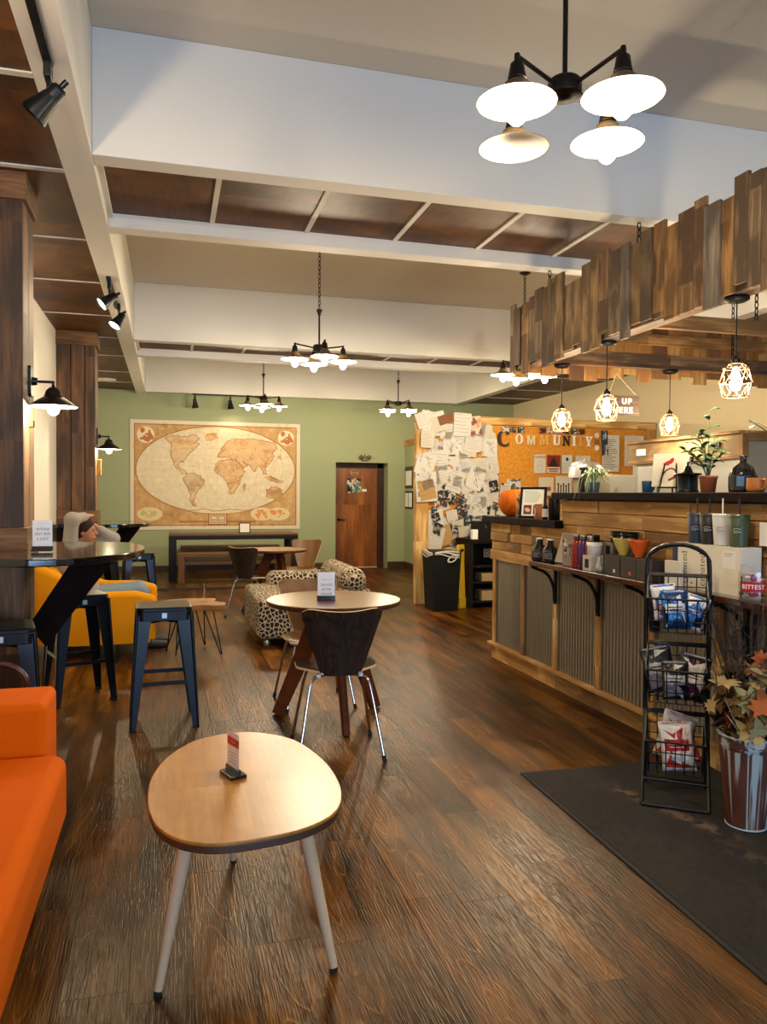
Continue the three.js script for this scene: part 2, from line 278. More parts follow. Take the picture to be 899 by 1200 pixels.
// walls
{
  const wb = struct('wall_back', 'sage green plaster wall');
  mesh('plaster', [bxd(LX - 0.1, 2.985, -0.1, 3.9, WALL_D, WALL_D + 0.12), bxd(3.99, RX + 0.1, -0.1, 3.9, WALL_D, WALL_D + 0.12), bxd(2.985, 3.99, 1.99, 3.9, WALL_D, WALL_D + 0.12)], M.green, wb);
  mesh('door_reveal', [bxd(2.9, 2.985, 0, 2.07, WALL_D + 0.12, WALL_D + 0.45), bxd(3.99, 4.07, 0, 2.07, WALL_D + 0.12, WALL_D + 0.45), bxd(2.9, 4.07, 1.99, 2.07, WALL_D + 0.12, WALL_D + 0.45)], M.green, wb);
  const wl = struct('wall_left', 'white plaster wall between the wood-clad columns');
  mesh('plaster', bxd(LX - 0.12, LX, -0.1, 3.9, FRONT_D - 0.1, WALL_D), M.leftWall, wl);
  const wr = struct('wall_right', 'cream plaster wall behind the counter');
  mesh('plaster', bxd(RX, RX + 0.12, -0.1, 3.9, FRONT_D - 0.1, WALL_D), M.cream, wr);
  const wf = struct('wall_front', 'shop front wall with tall windows');
  const cuts = [LX - 0.1, ...WINDOWS.flat(), RX + 0.1], parts = [];
  for (let i = 0; i < cuts.length; i += 2) parts.push(bxd(cuts[i], cuts[i + 1], -0.1, 3.9, FRONT_D - 0.15, FRONT_D));
  for (const [a, b] of WINDOWS) parts.push(bxd(a, b, -0.1, 0.3, FRONT_D - 0.15, FRONT_D), bxd(a, b, 2.1, 3.9, FRONT_D - 0.15, FRONT_D));
  mesh('plaster', parts, M.leftWall, wf);
  WINDOWS.forEach(([a, b], i) => {
    const w = struct('window_' + (i + 1), 'tall shop window');
    mesh('window_frame', [bxd(a, a + 0.05, 0.3, 2.1, FRONT_D - 0.1, FRONT_D - 0.04), bxd(b - 0.05, b, 0.3, 2.1, FRONT_D - 0.1, FRONT_D - 0.04), bxd(a, b, 0.3, 0.35, FRONT_D - 0.1, FRONT_D - 0.04), bxd(a, b, 2.05, 2.1, FRONT_D - 0.1, FRONT_D - 0.04)], M.black, w);
    mesh('pane', bxd(a + 0.05, b - 0.05, 0.35, 2.05, FRONT_D - 0.075, FRONT_D - 0.07), M.glass, w);
  });
  const wp = struct('wall_partition', 'half-height green partition beside the door');
  mesh('plaster', bxd(4.32, 4.42, 0, 2.31, 9.62, WALL_D), M.green, wp);
  mesh('wood_cap', uvBoard(flat(bxd(4.3, 4.44, 2.31, 2.42, 9.62, WALL_D)), 'z', 'y', 1, 0.8), M.pine, wp);
  const bb = struct('baseboard_back', 'dark brown baseboard');
  mesh('baseboard', [bxd(LX, 2.985, 0, 0.13, WALL_D - 0.015, WALL_D), bxd(3.99, 4.32, 0, 0.13, WALL_D - 0.015, WALL_D)], M.base, bb);
  const bp = struct('baseboard_partition', 'dark brown baseboard along the partition');
  mesh('baseboard', bxd(4.305, 4.32, 0, 0.13, 9.62, WALL_D - 0.015), M.base, bp);
}

// door
{
  const d = struct('door_1', 'orange-brown wooden door with a small poster, set back in the green wall');
  const D0 = WALL_D + 0.3;
  const dm = std(0xd8a070, 0.4, { map: rep(plyMap, 1, 1) });
  const orangeWood = std(0xffffff, 0.38, { map: dataTex(256, 256, (u, v) => { const a = fbm(u * 3, v * 1.2, 131, 4), g = fbm(u * 50, v * 3, 133, 3); return mix3(hex(0x5d2f0c), hex(0xa86422), clamp(0.5 + (a - 0.5) * 1.4 + (g - 0.5) * 0.8)); }) });
  mesh('door_panel', uvMetric(flat(bxd(3.03, 3.86, 0.012, 1.9, D0, D0 + 0.045, 0.003)), 'y', 1.2), orangeWood, d);
  mesh('door_frame', [bxd(2.985, 3.03, 0, 1.99, D0 - 0.03, D0 + 0.08), bxd(3.86, 3.96, 0, 1.99, D0 - 0.03, D0 + 0.08), bxd(2.985, 3.96, 1.9, 1.99, D0 - 0.03, D0 + 0.08), bxd(3.96, 3.99, 0, 1.99, D0 - 0.01, D0 + 0.08)].map((g) => uvMetric(flat(g), 'y', 1)), std(0x8a5a34, 0.45, { map: plyMap }), d);
  mesh('threshold', bxd(3.03, 3.86, 0, 0.012, D0 - 0.02, D0 + 0.05), std(0xd6d2c8, 0.4), d);
  const h = mesh('door_handle', [(() => { const g = cyl(0.028, 0.028, 0.015, 14); g.rotateX(Math.PI / 2); return move(g, 3.1, 0.92, -D0 + 0.0); })(), bar(V(3.1, 0.92, -D0 + 0.04), V(3.1, 0.92, -D0), 0.009), bar(V(3.1, 0.92, -D0 + 0.04), V(3.24, 0.915, -D0 + 0.04), 0.011, 0.009)], M.blackMetal, d, 'black lever handle');
  const poster = canvasTex(128, 128, (c, w, hh) => { const cols = ['#d8d3c4', '#4a6a58', '#b0563c', '#39424c', '#8a9a7a', '#c7b59a', '#252320', '#6f8a8a']; for (let i = 0; i < 46; i++) { c.fillStyle = cols[i % cols.length]; c.fillRect(hash(i, 1, 3) * w - 12, hash(i, 2, 3) * hh - 12, 14 + hash(i, 3, 3) * 26, 12 + hash(i, 4, 3) * 28); } });
  mesh('poster', bxd(3.27, 3.54, 1.42, 1.7, D0 - 0.004, D0), std(0xffffff, 0.7, { map: poster }), d, 'collage of small photographs');
  mesh('door_label', bxd(3.56, 3.65, 1.45, 1.5, D0 - 0.004, D0), M.paper, d, 'small white label');
  mesh('door_sign', [bxd(3.33, 3.49, 1.77, 1.85, D0 - 0.008, D0, 0.004)], std(0xa8875a, 0.6), d, 'small tan plaque');
  mesh('sign_lettering', [bxd(3.35, 3.47, 1.825, 1.84, D0 - 0.0095, D0 - 0.008), bxd(3.36, 3.46, 1.785, 1.8, D0 - 0.0095, D0 - 0.008)], M.base, d);
}

// ceiling: coffers, longitudinal beams, paired cross beams with recessed wood panels
{
  const c = struct('ceiling', 'white coffered ceiling with recessed brown wood panels');
  mesh('coffer_top', bxd(LX - 0.1, RX + 0.1, TOP_Y, TOP_Y + 0.12, FRONT_D - 0.1, WALL_D + 0.1), M.ceilPaint, c);
  mesh('long_beam', bxd(BL[0], BL[1], BEAM_Y, TOP_Y, FRONT_D, WALL_D, 0.006), M.white, c, 'long white beam');
  mesh('long_beam', bxd(BR[0], BR[1], BEAM_Y, TOP_Y, FRONT_D, WALL_D, 0.006), M.white, c, 'long white beam');
  const bays = [[-0.7, 0.55], [4.23, 5.48], [9.16, 10.32], [13.75, WALL_D]];
  const plyG = {};
  let pv = 0;
  for (const [d0, d1] of bays) {
    const last = d1 === WALL_D;
    mesh('cross_beam', bxd(BL[1], BR[0], BEAM_Y, TOP_Y, d0, d0 + (last ? 0.1 : 0.14), 0.005), M.white, c, 'white cross beam');
    if (!last) mesh('cross_beam', bxd(BL[1], BR[0], BEAM_Y, TOP_Y, d1 - 0.14, d1, 0.005), M.white, c, 'white cross beam');
    const p0 = d0 + (last ? 0.1 : 0.14), p1 = last ? d1 : d1 - 0.14, xs = [BL[1], 0.28, 0.915, 1.545, 2.175, 2.79, 3.42, 4.05, 4.68, BR[0]];
    for (let i = 0; i + 1 < xs.length; i++) {
      mesh('wood_panel', uvMetric(flat(bxd(xs[i], xs[i + 1], PANEL_Y, PANEL_Y + 0.012, p0, p1)), 'x', 1.3, (pv++) * 0.37), M.ply, c);
      if (i) mesh('batten', bxd(xs[i] - 0.016, xs[i] + 0.016, PANEL_Y - 0.01, PANEL_Y, p0, p1), M.white, c);
    }
    mesh('panel_molding', [bxd(BL[1], BL[1] + 0.03, PANEL_Y - 0.03, PANEL_Y, p0, p1), bxd(BR[0] - 0.03, BR[0], PANEL_Y - 0.03, PANEL_Y, p0, p1)], M.white, c);
    mesh('panel_deck', bxd(BL[1], BR[0], PANEL_Y + 0.012, PANEL_Y + 0.05, p0, p1), M.ceilPaint, c);
  }
  const ds = [FRONT_D, -3.3, -2.1, -0.9, 0.2, 1.35, 2.5, 3.62, 4.64, 5.85, 7.01, 8.28, 9.43, 10.65, 12.04, 13.13, WALL_D];
  for (const [x0, x1] of [[LX, BL[0]], [BR[1], RX]]) for (let i = 0; i + 1 < ds.length; i++) {
    mesh('wood_panel', uvMetric(flat(bxd(x0, x1, SIDE_Y, SIDE_Y + 0.012, ds[i], ds[i + 1])), 'x', 1.3, (pv++) * 0.37), i % 3 ? M.plyWarm : M.ply, c);
    const t = i === 8 || i === 7 ? 0.02 : 0.008;
    if (i) mesh('batten', bxd(x0, x1, SIDE_Y - 0.008, SIDE_Y, ds[i] - t, ds[i] + t), M.white, c);
  }
  mesh('panel_deck', [bxd(LX, BL[0], SIDE_Y + 0.012, SIDE_Y + 0.05, FRONT_D, WALL_D), bxd(BR[1], RX, SIDE_Y + 0.012, SIDE_Y + 0.05, FRONT_D, WALL_D)], M.ceilPaint, c);
  const v = thing('ceiling_vent', 'round white ceiling diffuser above the far sconce', 'vent', [-0.95, SIDE_Y - 0.02, 12.9]);
  mesh('rim', lathe([[0.001, 0.02], [0.16, 0.02], [0.16, 0.008], [0.13, 0], [0.12, 0.008], [0.001, 0.008]], 28), M.shadeWhite, v);
  mesh('core', lathe([[0.001, 0], [0.06, 0.002], [0.08, 0.01], [0.001, 0.012]], 24), M.shadeWhite, v);
}

// wood-clad columns
function column(d0, label, first) {
  const x0 = LX, x1 = -0.79, dep = 0.36, col = thing('wooden_column', label, 'column', [x0, 0, d0 + dep]);
  const Z = (d) => d0 + dep - d, L = (a, b, y0, y1, da, db, r = 0.003) => box(a - x0, b - x0, y0, y1, Z(db), Z(da), r);
  mesh('core', box(0.02, x1 - x0 - 0.02, 0, SIDE_Y, 0.02, dep - 0.02), M.sub, col);
  const edges = first ? [x0, -1.07, -0.935, -0.785] : [x0, -1.04, -0.895, x1 + 0.005];
  for (let i = 0; i < 3; i++) for (const [y0, y1, dd] of [[0, 1.02, 0], [1.2, SIDE_Y, 0]]) {
    const g = flat(L(edges[i] + 0.004, edges[i + 1] - (i === 2 ? 0 : 0.004), y0, y1, d0 - 0.005 + dd, d0 + 0.02)); mesh('plank', uvBoard(g, 'y', 'x', (i * 3 + (first ? 3 : 0) + (y0 ? 1 : 2)) % 8, 1.22, i * 0.3), M.dark, col);
  }
  for (let i = 0; i < 2; i++) for (const [y0, y1] of [[0, 1.02], [1.2, SIDE_Y]]) {
    const g = flat(L(x1 - 0.02, x1 + 0.005, y0, y1, d0 + 0.021 + i * 0.17, d0 + 0.021 + (i + 1) * 0.17 - 0.006)); mesh('plank', uvBoard(g, 'y', 'z', (i * 5 + 3) % 8, 1.22, i * 0.41), M.dark, col);
  }
  const ringY = (y0, y1, o, name) => { for (const g of [uvBoard(flat(L(x0, x1 + o, y0, y1, d0 - o, d0)), 'x', 'y', 3, 1.22), uvBoard(flat(L(x1, x1 + o, y0, y1, d0, d0 + dep)), 'z', 'y', 6, 1.22)]) mesh(name, g, M.dark, col); };
  ringY(SIDE_Y - 0.15, SIDE_Y, 0.028, 'capital_board');
  ringY(1.06, 1.2, 0.028, 'collar_board');
  if (first) mesh('hook', [bar(V(x1 - x0 + 0.005, 1.78, 0.17), V(x1 - x0 + 0.03, 1.78, 0.17), 0.004), bar(V(x1 - x0 + 0.03, 1.78, 0.17), V(x1 - x0 + 0.03, 1.82, 0.17), 0.004)], M.blackMetal, col);
  return col;
}
column(4.75, 'wood-clad column carrying the bar table with the handwritten card', true);
const col2 = column(9.2, 'wood-clad column beyond the person, beside the green wall', false);
mesh('switch_box', box(0.4, 0.45, 1.6, 1.78, 0.1, 0.2, 0.004), M.pine, col2, 'small pale box on the side');

// ================= LAMPS =================
function chainGeo(y0, y1, x = 0, z = 0, size = 0.02) {
  const out = [], n = Math.max(1, Math.round((y1 - y0) / (size * 1.45)));
  for (let i = 0; i < n; i++) { const g = new THREE.TorusGeometry(size * 0.42, size * 0.13, 5, 10); g.scale(1, 1.9, 1); if (i % 2) g.rotateY(Math.PI / 2); g.translate(x, y0 + (i + 0.5) * (y1 - y0) / n, z); out.push(g); }
  return join(out);
}
const shadeOuter = lathe([[0.022, 0.075], [0.04, 0.062], [0.046, 0.048], [0.05, 0.04], [0.062, 0.034], [0.095, 0.02], [0.128, 0.002], [0.13, 0]], 32);
const shadeInner = lathe([[0.127, 0.0], [0.094, 0.0165], [0.06, 0.031], [0.03, 0.04], [0.001, 0.044]], 32);
const socketGeo = lathe([[0.001, 0.15], [0.01, 0.15], [0.01, 0.135], [0.022, 0.125], [0.026, 0.1], [0.03, 0.08], [0.03, 0.07], [0.001, 0.07]], 18);
const bulbGeo = lathe([[0.001, -0.034], [0.014, -0.031], [0.026, -0.02], [0.03, -0.006], [0.027, 0.008], [0.018, 0.024], [0.013, 0.04]], 18);
function chandelier([x, y, d], turnDeg, label, off = -1, top = TOP_Y, cd = LAMP) {
  const t = thing('chandelier', label, 'chandelier', [x, y, d], turnDeg * Math.PI / 180, 'four-arm chandeliers in the ceiling coffers');
  mesh('hub', lathe([[0.001, -0.04], [0.02, -0.038], [0.03, -0.03], [0.055, -0.028], [0.058, -0.02], [0.058, 0.02], [0.05, 0.03], [0.02, 0.034], [0.001, 0.034]], 24), M.bronze, t);
  mesh('stem', [cyl(0.009, 0.009, 0.3, 10, 0.03), move(lathe([[0.001, 0], [0.014, 0], [0.016, 0.02], [0.026, 0.035], [0.028, 0.055], [0.016, 0.06], [0.001, 0.06]], 16), 0, 0.31, 0)], M.bronze, t);
  mesh('chain', chainGeo(0.365, top - y - 0.02, 0, 0, 0.028), M.bronze, t);
  mesh('ceiling_canopy', lathe([[0.001, 0], [0.03, 0.0], [0.06, 0.015], [0.06, 0.02], [0.001, 0.02]], 20).translate(0, top - y - 0.02, 0), M.bronze, t);
  for (let k = 0; k < 4; k++) {
    const a = Math.PI / 4 + k * Math.PI / 2, cx = 0.235 * Math.cos(a), cz = -0.235 * Math.sin(a), yy = -0.12;
    const arm = mesh('arm', [bar(V(0.05 * Math.cos(a), 0, -0.05 * Math.sin(a)), V(cx, 0.03, cz), 0.0075), bar(V(cx, 0.038, cz), V(cx, 0.01, cz), 0.009), move(socketGeo.clone(), cx, yy, cz)], M.bronze, t);
    const sh = mesh('lamp_shade', move(shadeOuter.clone(), cx, yy, cz), M.bronzeTan, t);
    mesh('shade_lining', move(shadeInner.clone(), cx, yy, cz), M.shadeWhite, sh, 'white inside of the shade');
    const lit = k !== off;
    if (lit) mesh('bulb', move(bulbGeo.clone().scale(1.1, 1.25, 1.1), cx, yy - 0.03, cz), M.bulb, t);
    if (lit) pointLamp(t, cx, yy - 0.04, cz, 0xffeac8, cd, 1.2);
  }
  return t;
}
chandelier([1.306, 2.79, 2.425], -23.3, 'dark four-arm chandelier with one empty unlit shade, in front of the broad bluish beam', 1, TOP_Y, LAMP * 0.8);
chandelier([1.385, 2.79, 7.33], 47, 'dark four-arm chandelier hanging over the round table with the wooden chairs');
chandelier([1.38, 2.84, 11.8], 44, 'dark four-arm chandelier in front of the world map', -1, TOP_Y, LAMP * 0.85);
chandelier([3.5, 2.84, 11.8], -16.5, 'dark four-arm chandelier near the recessed wooden door', -1, TOP_Y, LAMP * 0.8);
chandelier([3.65, 2.79, 7.6], 40, 'dark four-arm chandelier half hidden behind the plank canopy');

// wall sconces on the columns
function sconce([x, y, d], label) {
  const t = thing('barn_sconce', label, 'sconce', [x, y, d], 0, 'barn-style sconces on the columns');
  mesh('backplate', [(() => { const g = extrude(rrect(0.09, 0.17, 0.02), 0.012, 0.004); g.rotateY(Math.PI / 2); return g; })(), (() => { const g = cyl(0.026, 0.02, 0.03, 16); g.rotateZ(-Math.PI / 2); return move(g, 0.015, 0, 0); })()], M.blackMetal, t);
  mesh('arm', [bar(V(0.03, 0, 0), V(0.13, 0, 0), 0.008), bar(V(0.13, 0.006, 0), V(0.13, -0.03, 0), 0.009)], M.blackMetal, t);
  const s = (g) => { const c = g.clone(); c.scale(1.05, 1.5, 1.05); return move(c, 0.13, -0.145, 0); };
  const sh = mesh('lamp_shade', [s(shadeOuter), move(socketGeo.clone(), 0.13, -0.17, 0)], M.bronze, t);
  mesh('shade_lining', s(shadeInner), M.shadeWhite, sh, 'white inside of the shade');
  mesh('bulb', move(bulbGeo.clone().scale(1.15, 1.25, 1.15), 0.13, -0.155, 0), M.bulb, t);
  pointLamp(t, 0.13, -0.165, 0, 0xffe6ba, LAMP * 0.8, 1.2);
}
sconce([-0.785, 2.05, 4.95], 'black barn-style sconce on the column above the handwritten card');
sconce([-0.785, 2.04, 9.38], 'black barn-style sconce on the far column beside the world map');

// track lights
function trackHead(parent, x, y, z, dir, lit, cd = 9) {
  const d = V(...dir).normalize(), q = new THREE.Quaternion().setFromUnitVectors(V(0, -1, 0), d);
  const place = (g) => { g.applyQuaternion(q); return g.translate(x, y - 0.14, z); };
  const h = mesh('spot_head', [place(lathe([[0.001, 0.07], [0.026, 0.07], [0.032, 0.055], [0.033, 0.02], [0.036, 0.015], [0.038, 0], [0.058, -0.085], [0.055, -0.085], [0.036, -0.005], [0.03, 0.0], [0.001, 0.0]], 24)), place(move((() => { const g = cyl(0.012, 0.012, 0.035, 10); return g; })(), 0, 0.07, 0)),
    bar(V(x, y - 0.03, z), V(x, y - 0.12, z), 0.007), box(x - 0.014, x + 0.014, y - 0.06, y, z - 0.035, z + 0.035, 0.004)], M.blackMetal, parent);
  const face = place(move(lathe([[0.001, -0.01], [0.03, -0.007], [0.051, 0], [0.001, 0]], 20), 0, -0.07, 0));
  mesh('spot_lamp', face, lit ? M.spotLamp : M.bulbOff, h);
  if (lit) {
    const s = new THREE.SpotLight(0xffe6be, cd, 0, 1.35, 0.7, 2), p = V(x, y - 0.14, z).addScaledVector(d, 0.09);
    s.position.copy(p); s.target.position.copy(p.clone().add(d)); s.castShadow = true; parent.add(s, s.target);
  }
}
{
  const mk = (label, x, d0, d1) => { const t = thing('track_light', label, 'track light', [x, BEAM_Y, d0], 0, 'black track lights'); mesh('track', box(-0.018, 0.018, -0.022, 0, -(d1 - d0), 0, 0.002), M.blackMetal, t); return t; };
  const a = mk('black track under the near end of the white beam, its visible spot head unlit', -0.46, 1.6, 3.38);
  trackHead(a, 0, -0.02, -1.76, [-0.68, -0.72, -0.12], false);
  trackHead(a, 0, -0.02, -0.4, [-0.42, 0.1, -0.9], true, 9);
  const b = mk('black track with two glowing spot heads under the white beam between the columns', -0.46, 6.55, 7.6);
  trackHead(b, 0, -0.02, -0.1, [-0.6, -0.5, 0.25], true, 5);
  trackHead(b, 0.03, -0.02, -0.85, [-0.45, -0.75, 0.35], true, 5);
  const t = thing('track_light', 'black track with two spot heads above the world map', 'track light', [0.4, BEAM_Y, 13.8], 0, 'black track lights');
  mesh('track', box(0, 1.2, -0.022, 0, -0.018, 0.018, 0.002), M.blackMetal, t);
  trackHead(t, 0.04, -0.02, 0, [0.1, -1, -0.2], false);
  trackHead(t, 0.64, -0.02, 0, [0.1, -0.9, -0.1], true, 1.2);
}

// ================= CANOPY OVER THE COUNTER =================
{
  const X = 2.75, D1 = 5.98;
  const c = thing('plank_canopy', 'hanging canopy of upright reclaimed planks over the counter', 'canopy', [X, 2.35, D1]);
  const add = (name, g, mat, label) => mesh(name, g, mat, c, label);
  const rel = (x0, x1, y0, y1, d0, d1, r = 0.002) => box(x0 - X, x1 - X, y0 - 2.35, y1 - 2.35, D1 - d1, D1 - d0, r);
  seedState = 411;
  for (let d = 2.25; d < D1 - 0.02;) {
    const w = Math.min(rr(0.085, 0.135), D1 - d), y0 = 2.425 + rr(-0.06, 0.05), y1 = 2.95 + rr(-0.05, 0.075), off = rnd() < 0.35 ? 0.012 : 0;
    const g = flat(rel(X - 0.01 - off, X + 0.01 - off, y0, y1, d + 0.001, d + w - 0.001)); uvBoard(g, 'y', 'z', Math.floor(rnd() * 8), 0.9, rnd()); add('plank', g, rnd() < 0.3 ? M.oldLight : M.old); d += w;
  }
  for (let x = X + 0.03; x < 5.7;) {
    const w = rr(0.12, 0.16), y0 = 2.43 + rr(-0.05, 0.03), y1 = 2.93 + rr(-0.03, 0.05);
    const g = flat(rel(x + 0.001, x + w - 0.001, y0, y1, D1 - 0.01, D1 + 0.01)); uvBoard(g, 'y', 'x', [1, 3, 6, 0, 4, 3, 6, 1][Math.floor(rnd() * 8)], 0.9, rnd()); add('plank', g, M.farPlank); x += w;
  }
  add('rail', uvBoard(flat(rel(X + 0.012, X + 0.13, 2.43, 2.465, 2.25, D1 - 0.02)), 'z', 'x', 4, 1.22), M.dark, 'dark flat board along the front planks');
  add('rail', uvBoard(flat(rel(X + 0.012, X + 0.05, 2.7, 2.79, 2.25, D1 - 0.02)), 'z', 'y', 1, 1.22), M.old);
  add('rail', uvBoard(flat(rel(X + 0.06, 5.7, 2.72, 2.81, D1 - 0.05, D1 - 0.012)), 'x', 'y', 6, 1.22), M.oldLight);
  add('cross_bar', uvBoard(flat(rel(X + 0.012, 5.7, 2.468, 2.56, 4.3, 4.345)), 'x', 'y', 6, 1.22), M.oldLight, 'cross bar above the pendants');
  add('cross_bar', uvBoard(flat(rel(X + 0.012, 5.7, 2.468, 2.56, 5.55, 5.595)), 'x', 'y', 4, 1.22), M.oldLight, 'cross bar above the pendants');
  add('cross_board', uvBoard(flat(rel(X + 0.012, 5.7, 2.44, 2.466, 5.54, 5.605)), 'x', 'z', 0, 1.22), M.dark);
  for (const [x, d, y1] of [[X + 0.1, 4.31, BEAM_Y], [X + 0.06, 5.42, BEAM_Y], [2.98, 5.57, TOP_Y], [3.75, 4.32, BEAM_Y], [4.6, 5.57, TOP_Y]]) add('chain', chainGeo(2.56 - 2.35, y1 - 2.35, x - X, D1 - d, 0.03), M.blackMetal);
}
function cagePendant([x, y, d], mountY, label) {
  const t = thing('cage_pendant', label, 'pendant lamp', [x, y, d], rr(0, 1), 'copper cage pendants under the canopy');
  mesh('mount', [move(lathe([[0.001, 0], [0.04, 0.0], [0.062, 0.012], [0.062, 0.028], [0.001, 0.028]], 20), 0, mountY - y - 0.028, 0)], M.black, t);
  mesh('cord', cyl(0.0035, 0.0035, mountY - y - 0.13, 6, 0.115), M.black, t);
  mesh('socket', lathe([[0.001, 0.125], [0.008, 0.125], [0.012, 0.112], [0.024, 0.108], [0.024, 0.065], [0.001, 0.065]], 16), M.bronze, t);
  const rings = [[0.035, 0.085], [0.062, 0.062], [0.082, -0.01], [0.062, -0.085]], n = 6, g = [];
  for (const [r, yy] of rings) { const k = new THREE.TorusGeometry(r, 0.0026, 5, n * 4); k.rotateX(Math.PI / 2); g.push(move(k, 0, yy, 0)); }
  for (let i = 0; i < n; i++) for (let k = 0; k < 3; k++) { const a = (i + (k % 2 ? 0 : 0)) * 2 * Math.PI / n, b = a + (k ? Math.PI / n : 0); const [r0, y0] = rings[k], [r1, y1] = rings[k + 1]; g.push(bar(V(r0 * Math.cos(a), y0, r0 * Math.sin(a)), V(r1 * Math.cos(b), y1, r1 * Math.sin(b)), 0.0024, 0.0024, 5)); if (k) g.push(bar(V(r0 * Math.cos(a), y0, r0 * Math.sin(a)), V(r1 * Math.cos(2 * a - b), y1, r1 * Math.sin(2 * a - b)), 0.0024, 0.0024, 5)); }
  mesh('wire_cage', g, M.copper, t);
  mesh('bulb', lathe([[0.001, -0.055], [0.014, -0.052], [0.028, -0.038], [0.032, -0.018], [0.029, 0.005], [0.018, 0.04], [0.014, 0.066]], 20), M.bulbCool, t);
  pointLamp(t, 0, -0.015, 0, 0xffe8c0, LAMP * 1.15, 1.4);
}
cagePendant([2.83, 2.0, 3.4], 2.43, 'cage pendant lamp hanging lowest in front of the plank row by the chain');
cagePendant([2.83, 1.99, 4.63], 2.43, 'cage pendant lamp in front of the small hanging direction sign');
cagePendant([3.01, 2.0, 5.58], 2.44, 'cage pendant lamp in front of the board between its painted letters');
cagePendant([4.0, 1.99, 5.58], 2.44, 'cage pendant lamp hanging before the cream wall above the wooden hood');
{
  const s = thing('hanging_sign', 'small wooden sign reading UP HERE on a string under the canopy', 'sign', [3.76, 2.09, 5.9], -0.12);
  const tex = canvasTex(256, 160, (c, w, h) => { c.fillStyle = '#4a3626'; c.fillRect(0, 0, w, h); for (let i = 0; i < 30; i++) { c.fillStyle = i % 2 ? 'rgba(30,20,12,.35)' : 'rgba(130,100,70,.25)'; c.fillRect(0, hash(i, 1, 9) * h, w, 2 + hash(i, 2, 9) * 5); } c.fillStyle = '#ece6da'; c.font = 'bold 66px sans-serif'; c.textAlign = 'center'; c.fillText('UP', w * 0.62, 68); c.fillText('HERE', w * 0.5, 140); });
  const faceMat = std(0xffffff, 0.7, { map: tex });
  mesh('sign_board', box(-0.15, 0.15, 0, 0.17, -0.01, 0.008, 0.003), M.dark, s);
  mesh('sign_face', new THREE.PlaneGeometry(0.3, 0.17).translate(0, 0.085, 0.009), faceMat, s, 'white lettering UP HERE');
  mesh('string', [bar(V(-0.13, 0.17, 0), V(-0.05, 0.36, -0.02), 0.003, 0.003, 5), bar(V(0.13, 0.17, 0), V(-0.05, 0.36, -0.02), 0.003, 0.003, 5)], std(0xb9a888, 0.9), s);
}

